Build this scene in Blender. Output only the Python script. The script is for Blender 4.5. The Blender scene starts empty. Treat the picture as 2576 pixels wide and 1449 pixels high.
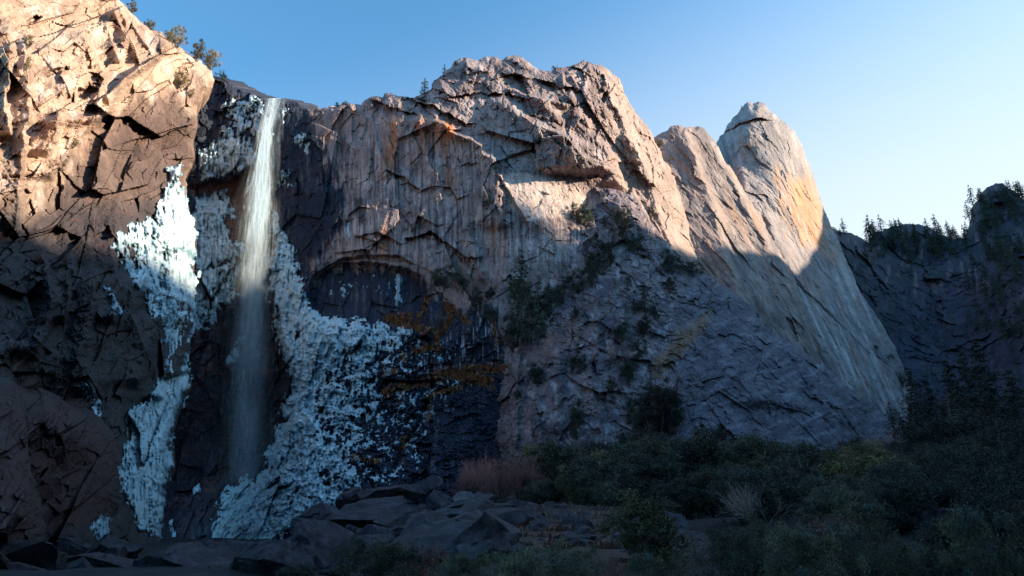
import bpy, math, random
import numpy as np

# ============================================================ camera, world, sun
SC = bpy.context.scene
COL = SC.collection
W, H, FPX, PITCH = 2576.0, 1449.0, 24.0 / 36.0 * 2576.0, math.radians(20)
CAMZ = 1.7
cam_d = bpy.data.cameras.new('camera'); cam = bpy.data.objects.new('camera', cam_d); COL.objects.link(cam)
cam_d.lens = 24; cam_d.sensor_width = 36; cam_d.clip_start = 0.1; cam_d.clip_end = 20000
cam.location = (0, 0, CAMZ); cam.rotation_euler = (math.pi / 2 + PITCH, 0, 0)
SC.camera = cam

SUN_EL, SUN_AZ = math.radians(24), math.radians(93)      # azimuth clockwise from +Y (the view direction)
sd = bpy.data.lights.new('sun', 'SUN'); sd.energy = 4.8; sd.angle = math.radians(0.8); sd.color = (1.0, 0.85, 0.60)
so = bpy.data.objects.new('sun', sd); COL.objects.link(so)
SV = np.array([math.cos(SUN_EL) * math.sin(SUN_AZ), math.cos(SUN_EL) * math.cos(SUN_AZ), math.sin(SUN_EL)])
so.rotation_euler = (math.pi / 2 - SUN_EL, 0, math.pi - SUN_AZ)
world = bpy.data.worlds.new('World'); SC.world = world; world.use_nodes = True
wn = world.node_tree.nodes; wl = world.node_tree.links
sky = wn.new('ShaderNodeTexSky'); sky.sky_type = 'NISHITA'; sky.sun_disc = False
sky.sun_elevation = SUN_EL; sky.sun_rotation = SUN_AZ
sky.air_density = 1.1; sky.dust_density = 2.2; sky.ozone_density = 1.2; sky.altitude = 1200
tint = wn.new('ShaderNodeVectorMath'); tint.operation = 'MULTIPLY'; tint.inputs[1].default_value = (.50, .93, 1.05)   # the deep blue of clear mountain air
wl.new(sky.outputs[0], tint.inputs[0])
# pale haze near the horizon, thickest towards the sun
tc = wn.new('ShaderNodeTexCoord'); dp = wn.new('ShaderNodeVectorMath'); dp.operation = 'DOT_PRODUCT'; dp.inputs[1].default_value = (.34, .30, -1.0)
wl.new(tc.outputs['Generated'], dp.inputs[0]); hr = wn.new('ShaderNodeMapRange'); hr.interpolation_type = 'SMOOTHSTEP'
hr.inputs[1].default_value = -.50; hr.inputs[2].default_value = .12; hr.inputs[3].default_value = 0; hr.inputs[4].default_value = .85; wl.new(dp.outputs['Value'], hr.inputs[0])
hm = wn.new('ShaderNodeMix'); hm.data_type = 'RGBA'; wl.new(hr.outputs[0], hm.inputs[0]); wl.new(tint.outputs[0], hm.inputs[6]); hm.inputs[7].default_value = (3.1, 3.3, 3.45, 1); wl.new(hm.outputs[2], wn['Background'].inputs[0]); wn['Background'].inputs[1].default_value = 0.15
SC.view_settings.view_transform = 'Standard'; SC.view_settings.look = 'None'
SC.view_settings.exposure = 1.08; SC.view_settings.gamma = 1
SC.cycles.transparent_max_bounces = 24

# ============================================================ maths helpers
def at(u, v, Y):
    """world point seen at (u, v) on the 2576 x 1449 photograph, Y metres ahead"""
    u = np.asarray(u, float); v = np.asarray(v, float)
    t = (H / 2 - v) / FPX; s = (u - W / 2) / FPX
    dy = math.cos(PITCH) - t * math.sin(PITCH); dz = math.sin(PITCH) + t * math.cos(PITCH)
    k = Y / dy
    return np.stack([s * k, dy * k, CAMZ + dz * k], -1)

def hsh(ix, iy, iz, seed):
    h = (ix.astype(np.int64) * 374761393 + iy.astype(np.int64) * 668265263 + iz.astype(np.int64) * 2147483647 + seed * 974634777) & 0xffffffff
    h = ((h ^ (h >> 13)) * 1274126177) & 0xffffffff
    h = ((h ^ (h >> 15)) * 2246822519) & 0xffffffff
    return (h ^ (h >> 16)) & 0xffffffff

def noise(p, seed=0):
    i = np.floor(p).astype(np.int64); f = p - i
    w = f * f * f * (f * (f * 6 - 15) + 10)
    r = np.zeros(len(p))
    for dx in (0, 1):
        for dy in (0, 1):
            for dz in (0, 1):
                h = hsh(i[:, 0] + dx, i[:, 1] + dy, i[:, 2] + dz, seed)
                gx = ((h & 1023) / 511.5 - 1); gy = (((h >> 10) & 1023) / 511.5 - 1); gz = (((h >> 20) & 1023) / 511.5 - 1)
                g = gx * (f[:, 0] - dx) + gy * (f[:, 1] - dy) + gz * (f[:, 2] - dz)
                wx = w[:, 0] if dx else 1 - w[:, 0]; wy = w[:, 1] if dy else 1 - w[:, 1]; wz = w[:, 2] if dz else 1 - w[:, 2]
                r += g * wx * wy * wz
    return r * 1.3

def fbm(p, octv=4, seed=0, gain=0.5, ridged=False):
    a, s, r = 1.0, 1.0, 0
    for k in range(octv):
        n = noise(p * s, seed + k * 17)
        r = r + a * ((0.5 - np.abs(n)) * 2 - .5 if ridged else n)
        a *= gain; s *= 2.07
    return r

def cells(q, seed):
    """nearest cell: plane offset of a randomly tilted facet, random height, gap to the next cell"""
    i = np.floor(q).astype(np.int64)
    d1 = np.full(len(q), 9.); d2 = np.full(len(q), 9.)
    pl = np.zeros(len(q)); hh = np.zeros(len(q))
    for dx in (-1, 0, 1):
        for dy in (-1, 0, 1):
            for dz in (-1, 0, 1):
                a, b, c = i[:, 0] + dx, i[:, 1] + dy, i[:, 2] + dz
                h = hsh(a, b, c, seed); g = hsh(a, b, c, seed + 5)
                vx = q[:, 0] - (a + (h & 1023) / 1023.); vy = q[:, 1] - (b + ((h >> 10) & 1023) / 1023.); vz = q[:, 2] - (c + ((h >> 20) & 1023) / 1023.)
                d = np.sqrt(vx * vx + vy * vy + vz * vz)
                t = ((g & 1023) / 511.5 - 1) * vx + (((g >> 10) & 1023) / 511.5 - 1) * vy + (((g >> 20) & 1023) / 511.5 - 1) * vz
                m = d < d1
                d2 = np.where(m, d1, np.minimum(d2, d))
                pl = np.where(m, t, pl); hh = np.where(m, ((g >> 4) & 4095) / 4095., hh); d1 = np.where(m, d, d1)
    return pl, hh, d2 - d1

def sstep(a, b, x):
    t = np.clip((x - a) / (b - a), 0, 1); return t * t * (3 - 2 * t)

def sdf(poly, u, v):
    """signed distance in photo pixels, positive inside"""
    P = np.array(poly, float); n = len(P)
    d = np.full(u.shape, 1e9); ins = np.zeros(u.shape, bool)
    for k in range(n):
        a, b = P[k], P[(k + 1) % n]
        e = b - a; L = e @ e + 1e-9
        t = np.clip(((u - a[0]) * e[0] + (v - a[1]) * e[1]) / L, 0, 1)
        d = np.minimum(d, np.hypot(u - a[0] - t * e[0], v - a[1] - t * e[1]))
        c = (a[1] > v) != (b[1] > v)
        with np.errstate(divide='ignore', invalid='ignore'):
            x = (b[0] - a[0]) * (v - a[1]) / (b[1] - a[1] + 1e-12) + a[0]
        ins ^= c & (u < x)
    return np.where(ins, d, -d)

class TPS:
    def __init__(s, pts):
        P = np.array(pts, float); s.c = P[:, :2] / 500; n = len(P)
        K = s.k(np.linalg.norm(s.c[:, None] - s.c[None], axis=2)) + np.eye(n) * 0.002
        Q = np.c_[np.ones(n), s.c]; A = np.zeros((n + 3, n + 3)); A[:n, :n] = K; A[:n, n:] = Q; A[n:, :n] = Q.T
        s.w = np.linalg.solve(A, np.r_[P[:, 2], 0, 0, 0])
    def k(s, r): return np.where(r > 1e-9, r * r * np.log(r + 1e-12), 0)
    def __call__(s, u, v):
        q = np.stack([u, v], -1) / 500; r = s.w[-3] + q @ s.w[-2:]
        for c, w in zip(s.c, s.w[:-3]): r = r + w * s.k(np.hypot(q[:, 0] - c[0], q[:, 1] - c[1]))
        return r

def rib(u, v, line, amp, wl_, wr_, fade=40, jit=0):
    """a rock rib standing towards the viewer along a line; its right flank falls off over wr_ pixels"""
    L = np.array(line, float); L = L[np.argsort(L[:, 1])]
    x = np.interp(v, L[:, 1], L[:, 0]) + jit
    e = sstep(L[0, 1] - fade, L[0, 1] + fade * .4, v) * (1 - sstep(L[-1, 1] - fade * .4, L[-1, 1] + fade, v))
    d = u - x
    return -amp * e * np.where(d < 0, np.exp(np.clip(d / wl_, -30, 0)), np.exp(-(np.clip(d, 0, None) / wr_) ** 2))

def lerp(a, b, t):
    t = np.asarray(t)[..., None]; return a * (1 - t) + np.asarray(b, float) * t

# ============================================================ mesh helpers
def mesh_np(name, V, F, mat, col=None, smooth=False, parent=None, loops=None):
    """V (n,3), F (m,k) index arrays; col per vertex"""
    me = bpy.data.meshes.new(name); V = np.asarray(V, np.float32)
    Fs = F if isinstance(F, list) else [F]
    Fs = [np.asarray(f, np.int32) for f in Fs if len(f)]
    nl = sum(f.size for f in Fs); nf = sum(len(f) for f in Fs)
    me.vertices.add(len(V)); me.vertices.foreach_set('co', V.ravel())
    me.loops.add(nl); me.loops.foreach_set('vertex_index', np.concatenate([f.ravel() for f in Fs]))
    me.polygons.add(nf)
    tot = np.concatenate([np.full(len(f), f.shape[1], np.int32) for f in Fs])
    me.polygons.foreach_set('loop_start', np.r_[0, np.cumsum(tot)[:-1]].astype(np.int32))
    me.polygons.foreach_set('loop_total', tot)
    me.polygons.foreach_set('use_smooth', np.full(nf, bool(smooth)))
    if col is not None:
        ca = me.color_attributes.new('Col', 'FLOAT_COLOR', 'POINT')
        c = np.ones((len(V), 4), np.float32); c[:, :col.shape[1]] = col; ca.data.foreach_set('color', c.ravel())
    me.update(); me.validate()
    if mat: me.materials.append(mat)
    o = bpy.data.objects.new(name, me); COL.objects.link(o)
    if parent: o.parent = parent
    return o

def tag(o, label=None, cat=None, group=None, kind=None):
    if label: o['label'] = label
    if cat: o['category'] = cat
    if group: o['group'] = group
    if kind: o['kind'] = kind
    return o

def empty(name, loc=(0, 0, 0)):
    o = bpy.data.objects.new(name, None); COL.objects.link(o); o.location = loc; o.empty_display_size = .5
    return o

def copy_thing(src, loc, rz, sc, label=None, group=None):
    r = src.copy(); COL.objects.link(r); r.location = loc; r.rotation_euler = (0, 0, rz); r.scale = sc
    if label: r['label'] = label
    if group: r['group'] = group
    elif 'group' in r: del r['group']
    for ch in list(src.children):
        c = ch.copy(); COL.objects.link(c); c.parent = r
        for g in list(ch.children):
            d = g.copy(); COL.objects.link(d); d.parent = c
    return r

# ============================================================ materials
def mat_new(name):
    m = bpy.data.materials.new(name); m.use_nodes = True
    nt = m.node_tree; return m, nt.nodes, nt.links, nt.nodes['Principled BSDF']

def rock_mat(name, scale=1.0, bump=0.6, rough=(.6, .95), spec=.3, streak=.35, vstretch=.12):
    m, n, l, b = mat_new(name)
    co = n.new('ShaderNodeTexCoord'); at_ = n.new('ShaderNodeVertexColor'); at_.layer_name = 'Col'
    def nz(sc, det, ro=.6, vec=None):
        x = n.new('ShaderNodeTexNoise'); x.inputs['Scale'].default_value = sc; x.inputs['Detail'].default_value = det
        x.inputs['Roughness'].default_value = ro; l.new(vec or co.outputs['Object'], x.inputs['Vector']); return x.outputs['Fac']
    mp = n.new('ShaderNodeMapping'); mp.inputs['Scale'].default_value = (1, 1, vstretch); l.new(co.outputs['Object'], mp.inputs[0])
    a = nz(.09 * scale, 8, .65); s = nz(.5 * scale, 6, .7, mp.outputs[0]); g = nz(1.6 * scale, 7, .75)
    def ramp(f, lo, hi, p0=.3, p1=.7):
        r = n.new('ShaderNodeMapRange'); r.inputs[1].default_value = p0; r.inputs[2].default_value = p1
        r.inputs[3].default_value = lo; r.inputs[4].default_value = hi; l.new(f, r.inputs[0]); return r.outputs[0]
    def mul(x, y):
        r = n.new('ShaderNodeMath'); r.operation = 'MULTIPLY'; l.new(x, r.inputs[0]); l.new(y, r.inputs[1]); return r.outputs[0]
    k = mul(mul(ramp(a, .72, 1.28), ramp(s, 1 - streak, 1 + streak)), ramp(g, .6, 1.4))
    vm = n.new('ShaderNodeVectorMath'); vm.operation = 'SCALE'; l.new(at_.outputs['Color'], vm.inputs[0]); l.new(k, vm.inputs['Scale'])
    pk = n.new('ShaderNodeVectorMath'); pk.operation = 'MULTIPLY'; pk.inputs[1].default_value = (1.03, .95, 1.02); l.new(vm.outputs[0], pk.inputs[0]); l.new(pk.outputs[0], b.inputs['Base Color'])
    l.new(ramp(s, rough[0], rough[1]), b.inputs['Roughness']); b.inputs['Specular IOR Level'].default_value = spec
    mp2 = n.new('ShaderNodeMapping'); mp2.inputs['Scale'].default_value = (1, 1, .55); l.new(co.outputs['Object'], mp2.inputs[0])
    h1 = nz(.8 * scale, 10, .7, mp2.outputs[0])
    vo = n.new('ShaderNodeTexVoronoi'); vo.inputs['Scale'].default_value = .55 * scale; vo.feature = 'DISTANCE_TO_EDGE'
    nw = n.new('ShaderNodeTexNoise'); nw.inputs['Scale'].default_value = .5 * scale; nw.inputs['Detail'].default_value = 4; l.new(mp2.outputs[0], nw.inputs[0])
    ad = n.new('ShaderNodeVectorMath'); ad.operation = 'MULTIPLY_ADD'; ad.inputs[1].default_value = (2.4, 2.4, 2.4); l.new(nw.outputs['Color'], ad.inputs[0]); l.new(mp2.outputs[0], ad.inputs[2]); l.new(ad.outputs[0], vo.inputs['Vector'])
    cr = ramp(vo.outputs['Distance'], -.06, 0, 0, .05)
    sm = n.new('ShaderNodeMath'); l.new(h1, sm.inputs[0]); l.new(cr, sm.inputs[1])
    bp = n.new('ShaderNodeBump'); bp.inputs['Strength'].default_value = bump; bp.inputs['Distance'].default_value = 1.6 / scale
    l.new(sm.outputs[0], bp.inputs['Height']); l.new(bp.outputs[0], b.inputs['Normal'])
    return m

def ice_mat():
    m, n, l, b = mat_new('ice')
    co = n.new('ShaderNodeTexCoord'); mp = n.new('ShaderNodeMapping'); mp.inputs['Scale'].default_value = (1, 1, .45); l.new(co.outputs['Object'], mp.inputs[0])
    x = n.new('ShaderNodeTexNoise'); x.inputs['Scale'].default_value = 1.1; x.inputs['Detail'].default_value = 8; x.inputs['Roughness'].default_value = .7; l.new(mp.outputs[0], x.inputs[0])
    at_ = n.new('ShaderNodeVertexColor'); at_.layer_name = 'Col'
    r = n.new('ShaderNodeMapRange'); r.inputs[1].default_value = .3; r.inputs[2].default_value = .7; r.inputs[3].default_value = .62; r.inputs[4].default_value = 1.1; l.new(x.outputs['Fac'], r.inputs[0])
    vm = n.new('ShaderNodeVectorMath'); vm.operation = 'SCALE'; l.new(at_.outputs['Color'], vm.inputs[0]); l.new(r.outputs[0], vm.inputs['Scale'])
    l.new(vm.outputs[0], b.inputs['Base Color']); b.inputs['Roughness'].default_value = .45
    bp = n.new('ShaderNodeBump'); bp.inputs['Strength'].default_value = .7; bp.inputs['Distance'].default_value = .9; l.new(x.outputs['Fac'], bp.inputs['Height']); l.new(bp.outputs[0], b.inputs['Normal'])
    return m

def leaf_mat(name, trans=.25):
    m, n, l, b = mat_new(name)
    a = n.new('ShaderNodeVertexColor'); a.layer_name = 'Col'
    oi = n.new('ShaderNodeObjectInfo'); r = n.new('ShaderNodeMapRange'); r.inputs[3].default_value = .55; r.inputs[4].default_value = 1.6; l.new(oi.outputs['Random'], r.inputs[0])
    vm = n.new('ShaderNodeVectorMath'); vm.operation = 'SCALE'; l.new(a.outputs['Color'], vm.inputs[0]); l.new(r.outputs[0], vm.inputs['Scale'])
    l.new(vm.outputs[0], b.inputs['Base Color']); b.inputs['Roughness'].default_value = .6; b.inputs['Specular IOR Level'].default_value = .35
    t = n.new('ShaderNodeBsdfTranslucent'); l.new(vm.outputs[0], t.inputs[0]); mx = n.new('ShaderNodeMixShader'); mx.inputs[0].default_value = trans
    l.new(b.outputs[0], mx.inputs[1]); l.new(t.outputs[0], mx.inputs[2]); l.new(mx.outputs[0], n['Material Output'].inputs[0])
    return m

def bark_mat(name, c):
    m, n, l, b = mat_new(name)
    co = n.new('ShaderNodeTexCoord'); x = n.new('ShaderNodeTexNoise'); x.inputs['Scale'].default_value = 6; x.inputs['Detail'].default_value = 6; l.new(co.outputs['Object'], x.inputs[0])
    cr = n.new('ShaderNodeValToRGB'); cr.color_ramp.elements[0].color = (*[k * .5 for k in c], 1); cr.color_ramp.elements[1].color = (*[k * 1.5 for k in c], 1)
    l.new(x.outputs['Fac'], cr.inputs[0]); l.new(cr.outputs[0], b.inputs['Base Color']); b.inputs['Roughness'].default_value = .9
    return m

M_ROCK = rock_mat('granite')
M_FAR = rock_mat('far_granite', scale=.5, bump=.6)
M_BOULDER = rock_mat('boulder_rock', scale=4, bump=1.0, streak=.45, rough=(.45, .85), vstretch=.6)
M_GROUND = rock_mat('talus_soil', scale=3, bump=.9, streak=.2, vstretch=1)
M_ICE = ice_mat()
M_LEAF = leaf_mat('leaf'); M_NEEDLE = leaf_mat('needle', .1); M_TWIG = leaf_mat('twig', .05)
M_BARK = bark_mat('bark', (.07, .05, .04)); M_PALEBARK = bark_mat('weathered_bark', (.22, .18, .15))

# ============================================================ relief builder
def rot_basis(kind):
    if kind == 'vertical': return np.diag([1, 1, .5])
    return None

class Sheet:
    """rock mass whose surface is a depth field over the outline traced from the photograph"""
    def __init__(s, poly, ctrl, ribs=(), comps=(), seed=0, rw=24, rd=16, jag=(3, 40), basis=None, extra=None, warp=(6, 30), rough=1.0, mod=None):
        s.mod = mod
        s.poly, s.tps, s.ribs, s.comps, s.seed, s.rw, s.rd, s.jag = poly, TPS(ctrl), ribs, comps, seed, rw, rd, jag
        s.basis = np.eye(3) if basis is None else basis; s.extra = extra; s.warp = warp; s.rough = rough
    def jit(s, u, v):
        a, w = s.jag; q = np.stack([u / w, v / w, np.full_like(u, s.seed * 3.1)], -1)
        return u + a * fbm(q, 4, s.seed + 1, .6) * 1.5, v + a * fbm(q + 9.7, 4, s.seed + 2, .6) * 1.5
    def dist(s, u, v):
        a, b = s.jit(u, v); return sdf(s.poly, a, b)
    def base(s, u, v):
        Y = s.tps(u, v)
        if s.ribs:
            q = np.stack([u / 60, v / 60, np.zeros_like(u)], -1); j = fbm(q, 4, s.seed + 31, .6)
            for r in s.ribs:
                jk = r[5] if len(r) > 5 else 14
                Y = Y + rib(u, v, r[0], r[1], r[2], r[3], r[4] if len(r) > 4 else 40, j * jk)
        d = s.dist(u, v)
        t = np.clip(1 - d / s.rw, 0, 1)
        Y = Y + s.rd * .8 * t ** 2.3
        if s.extra: Y = Y + s.extra(u, v)
        return Y, d
    def depth(s, u, v):
        Y, d = s.base(u, v)
        if s.basis is A_BASIS: P = at(u, v, 150.); P[:, 1] = .35 * s.tps(u, v)
        else: P = at(u, v, s.tps(u, v))
        wa, ws = s.warp
        wv = np.stack([fbm(P / ws + k * 7.3, 3, s.seed + 40 + k) for k in range(3)], -1) * wa
        Q = (P + wv) @ s.basis.T
        fade = (.35 + .65 * sstep(0, 12, d)) * (s.mod(u, v) if s.mod else 1)
        for k, (sc, amp, crk) in enumerate(s.comps):
            pl, hh, gap = cells(Q / sc, s.seed + 60 + k * 11)
            md = .45 + .9 * sstep(-.25, .35, fbm(P / (sc * 2.5), 2, s.seed + 75 + k))
            ck = sstep(.0, .35, noise(P / (sc * 1.6), s.seed + 77 + k))
            Y = Y + fade * amp * md * (pl * 1.3 + (hh - .5) * .6 + crk * ck * np.exp(-gap * 18))
        Y = Y + s.rough * fade * (1.1 * fbm(P / np.array([9, 9, 12]), 5, s.seed + 90, .55) + .8 * np.abs(fbm(P / 14, 3, s.seed + 91)))
        return Y, d
    def build(s, name, colour, mat, step=3.0, bounds=None, back=50):
        P_ = np.array(s.poly, float)
        u0, v0 = P_.min(0) - 8; u1, v1 = P_.max(0) + 8
        if bounds: u0, v0, u1, v1 = max(u0, bounds[0]), max(v0, bounds[1]), min(u1, bounds[2]), min(v1, bounds[3])
        us = np.arange(u0, u1, step); vs = np.arange(v0, v1, step)
        U, Vv = np.meshgrid(us, vs); sh = U.shape; u = U.ravel().copy(); v = Vv.ravel().copy()
        d = s.dist(u, v)
        # vertices just outside the outline slide onto it
        m = (d < 0) & (d > -step * 1.6)
        gu = (s.dist(u[m] + 1, v[m]) - s.dist(u[m] - 1, v[m])) / 2; gv = (s.dist(u[m], v[m] + 1) - s.dist(u[m], v[m] - 1)) / 2
        g2 = gu * gu + gv * gv + .15
        u[m] -= d[m] * gu / g2; v[m] -= d[m] * gv / g2
        keepv = d > -step * 1.6
        idx = np.arange(u.size).reshape(sh)
        q = np.stack([idx[:-1, :-1], idx[1:, :-1], idx[1:, 1:], idx[:-1, 1:]], -1).reshape(-1, 4)
        q = q[keepv[q].all(1) & (d[q] > 0).any(1)]
        used = np.unique(q); mp = np.full(u.size, -1); mp[used] = np.arange(len(used)); q = mp[q]
        u, v = u[used], v[used]
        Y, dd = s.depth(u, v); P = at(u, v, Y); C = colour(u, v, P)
        # close the back: boundary edges go away from the viewer
        e = np.concatenate([q[:, [0, 1]], q[:, [1, 2]], q[:, [2, 3]], q[:, [3, 0]]]); key = np.sort(e, 1)
        kk = key[:, 0] * len(u) + key[:, 1]; _, inv, cnt = np.unique(kk, return_inverse=True, return_counts=True)
        be = e[cnt[inv] == 1]; bv = np.unique(be); bm_ = np.full(len(u), -1); bm_[bv] = len(u) + np.arange(len(bv))
        cu, cv = P_[:, 0].clip(0, W).mean(), P_[:, 1].clip(0, H).mean()
        PB = at(u[bv] + (cu - u[bv]) * .10, v[bv] + (cv - v[bv]) * .10, Y[bv] + back)
        sk = np.stack([be[:, 1], be[:, 0], bm_[be[:, 0]], bm_[be[:, 1]]], -1)
        return mesh_np(name, np.r_[P, PB], np.r_[q, sk], mat, np.r_[C, C[bv]])

def uvn(u, v, su, sv, seed, octv=5, gain=.55):
    return fbm(np.stack([u / su, v / sv, np.zeros_like(u)], -1), octv, seed, gain)

def pmask(poly, u, v, soft, nz=0, seed=0, su=30, sv=60):
    d = sdf(poly, u, v)
    if nz: d = d + nz * uvn(u, v, su, sv, seed)
    return sstep(-soft, soft, d)

# ------------------------------------------------------------ ground
def ground_z(x, y):
    x = np.asarray(x, float); y = np.asarray(y, float)
    r = x / np.maximum(y, 8)
    m = sstep(-.30, -.02, r)
    rise = np.clip(y - 26, 0, 260) * (.012 + .066 * m)
    out = rise - 1.6 * (1 - m) * sstep(20, 80, y)
    rr = sstep(.35, .8, r) * sstep(20, 120, y) * np.clip(y, 0, 400) * .05
    return out + rr

def build_ground():
    # fine near part, coarse to the horizon, one sheet
    a = np.r_[-6000, -3000, -1500, -800, -500, np.arange(-320, 320.1, 2.2), 500, 800, 1500, 3000, 6000]
    b = np.r_[-6000, -3000, -1500, -700, -300, -120, -60, -30, -10, np.arange(0, 300, 1.6), np.arange(300, 600, 12), 800, 1500, 3000, 6000]
    X, Yy = np.meshgrid(a, b); x, y = X.ravel(), Yy.ravel()
    z = ground_z(x, y); p = np.stack([x, y, z * 0], -1)
    near = sstep(900, 300, np.hypot(x, y)) if False else 1 - sstep(300, 900, np.hypot(x, y))
    z = z + near * (fbm(p / 14, 4, 3) * .9 + fbm(p / 3, 3, 5) * .28)
    z = np.where(np.hypot(x, y) > 900, np.minimum(z, 0) - 8, z)
    pl = np.stack([x, y, z], -1)
    idx = np.arange(x.size).reshape(X.shape)
    q = np.stack([idx[:-1, :-1], idx[:-1, 1:], idx[1:, 1:], idx[1:, :-1]], -1).reshape(-1, 4)
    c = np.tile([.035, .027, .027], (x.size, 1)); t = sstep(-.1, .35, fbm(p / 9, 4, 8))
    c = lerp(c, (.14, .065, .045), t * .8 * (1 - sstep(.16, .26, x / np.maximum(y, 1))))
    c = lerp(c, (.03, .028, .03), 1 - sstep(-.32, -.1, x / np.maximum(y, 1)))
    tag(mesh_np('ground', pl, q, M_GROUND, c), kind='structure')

# ------------------------------------------------------------ cliffs
def streaks(u, v, seed, su=7, sv=160): return uvn(u, v, su, sv, seed, 4)

A_POLY = [(-90, -90), (260, -90), (298, 0), (322, 25), (360, 55), (385, 75), (425, 95), (450, 122), (475, 138), (500, 150), (535, 180), (541, 210), (512, 245), (495, 280), (496, 320),
          (487, 360), (490, 400), (466, 460), (467, 500), (487, 560), (497, 600), (488, 675), (491, 724), (490, 800), (476, 855), (465, 925), (482, 970), (465, 1005),
          (441, 1075), (430, 1125), (435, 1175), (416, 1235), (412, 1300), (400, 1375), (382, 1410), (380, 1520), (-90, 1520)]
A_CTRL = [(-60, -60, 118), (0, 0, 124), (150, 0, 150), (300, 0, 178), (420, 100, 196), (540, 190, 222), (0, 300, 112), (120, 250, 126), (250, 250, 160), (400, 260, 186), (500, 300, 208), (0, 550, 106), (150, 520, 130),
          (300, 500, 156), (440, 480, 186), (495, 600, 200), (0, 750, 104), (180, 760, 126), (330, 720, 152), (480, 720, 194), (0, 950, 98), (200, 950, 122), (330, 950, 152), (450, 950, 190), (0, 1400, 92), (200, 1350, 118),
          (330, 1250, 150), (400, 1300, 172)]
A_RIBS = [([(288, 28), (300, 62), (322, 100), (346, 146)], 5, 10, 5, 12, 3), ([(268, 60), (282, 110), (300, 150)], 4, 14, 5, 12, 4), ([(330, 50), (352, 90), (372, 118)], 4, 12, 5, 12, 3), ([(205, 90), (235, 130), (262, 190), (270, 250)], 5, 40, 7, 20, 8),
          ([(120, 120), (150, 150), (165, 240), (150, 300), (120, 380)], 6, 50, 8, 20, 10), ([(20, 60), (30, 150), (12, 240), (25, 330)], 6, 40, 8, 20, 10),
          ([(290, 560), (275, 640), (300, 720), (285, 800)], 6, 60, 8, 20, 10), ([(160, 560), (175, 680), (160, 800)], 6, 60, 8, 20, 10), ([(400, 800), (380, 900), (395, 1000)], 6, 50, 8, 20, 10),
          ([(425, 105), (380, 150), (312, 200), (262, 280), (235, 300)], 12, 90, 16, 30, 8),
          ([(235, 300), (200, 350), (150, 410), (128, 440)], 9, 80, 12, 20, 8),
          ([(60, 100), (66, 200), (68, 300), (60, 350), (48, 440), (40, 560)], 8, 60, 9, 40, 10),
          ([(250, 215), (245, 260), (250, 300)], 4, 30, 8, 14, 3),
          ([(540, 190), (500, 260), (492, 330)], 7, 40, 10, 30, 6),
          ([(300, 160), (320, 60), (290, -20)], 5, 30, 9, 30, 6),
          ([(360, 700), (330, 790), (365, 880), (350, 960)], 9, 60, 9, 25, 6),
          ([(240, 700), (225, 800), (200, 900), (230, 980)], 8, 60, 12, 30, 12),
          ([(110, 640), (130, 760), (90, 880)], 8, 60, 12, 30, 12),
          ([(415, 560), (425, 700), (440, 800)], 4, 40, 14, 30, 14)]
th = math.radians(40)
# on this wall y runs into the picture; strata dip away from upper right to lower left
A_BASIS = np.array([[.6 * math.cos(th), 0, .6 * math.sin(th)], [0, 1, 0], [-math.sin(th), 0, math.cos(th)]])
def a_extra(u, v):
    # big slab lying against the foot, bottom left
    slab = [(-100, 900), (60, 975), (130, 985), (180, 1020), (240, 1035), (285, 1090), (300, 1130), (308, 1190), (305, 1250), (285, 1300), (300, 1480), (-100, 1480)]
    d = sdf(slab, u + 8 * uvn(u, v, 50, 50, 77), v + 8 * uvn(u, v, 50, 50, 78))
    y = -26 * np.sqrt(np.clip(1 - (1 - np.clip(d / 75, 0, 1)) ** 2, 0, 1)) * (d > 0)
    d2 = sdf([(-100, 1070), (20, 1090), (60, 1150), (85, 1200), (110, 1290), (115, 1480), (-100, 1480)], u + 8 * uvn(u, v, 40, 40, 79), v)
    y = y - 16 * np.sqrt(np.clip(1 - (1 - np.clip(d2 / 40, 0, 1)) ** 2, 0, 1)) * (d2 > 0)
    # two caves in the sunny face
    for (cx, cy, rx, ry, k) in ((222, 232, 27, 26, 6), (142, 180, 27, 12, 5), (85, 50, 20, 10, 4), (472, 165, 26, 9, 4)):
        w1 = uvn(u, v, 16, 16, 180); r = np.hypot((u - cx + .4 * (v - cy)) / rx, (v - cy + .25 * (u - cx)) / ry * (1 + .5 * (v > cy))) + .55 * w1; y = y + k * (1 - sstep(.55, 1.0, r))
    return y
def a_col(u, v, P):
    c = np.tile([.45, .335, .245], (len(u), 1))
    c = lerp(c, (.34, .235, .17), sstep(-.15, .45, uvn(u, v, 90, 70, 11)))
    c = lerp(c, (.60, .50, .42), sstep(.1, .5, uvn(u, v, 40, 60, 12)) * .7)
    br = pmask([(480, 250), (510, 330), (490, 420), (440, 500), (380, 600), (100, 640), (140, 480), (190, 400), (250, 310), (340, 240)], u, v, 30, 50, 13)  # brown rock; the shading on this face is also put into the colour
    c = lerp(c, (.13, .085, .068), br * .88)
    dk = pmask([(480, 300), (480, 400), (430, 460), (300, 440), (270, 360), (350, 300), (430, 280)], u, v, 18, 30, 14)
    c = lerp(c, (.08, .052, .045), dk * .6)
    low = sstep(400, 650, v + 90 * uvn(u, v, 120, 120, 15) + .1 * u)  # lower wall: dark wet rock and cast shadow, both put into the colour
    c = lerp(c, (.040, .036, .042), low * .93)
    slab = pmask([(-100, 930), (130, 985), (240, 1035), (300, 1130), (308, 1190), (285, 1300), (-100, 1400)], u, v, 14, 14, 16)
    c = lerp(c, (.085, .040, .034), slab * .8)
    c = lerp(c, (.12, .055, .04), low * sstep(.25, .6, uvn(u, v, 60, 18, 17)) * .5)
    return np.clip(c, .01, .9)
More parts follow.
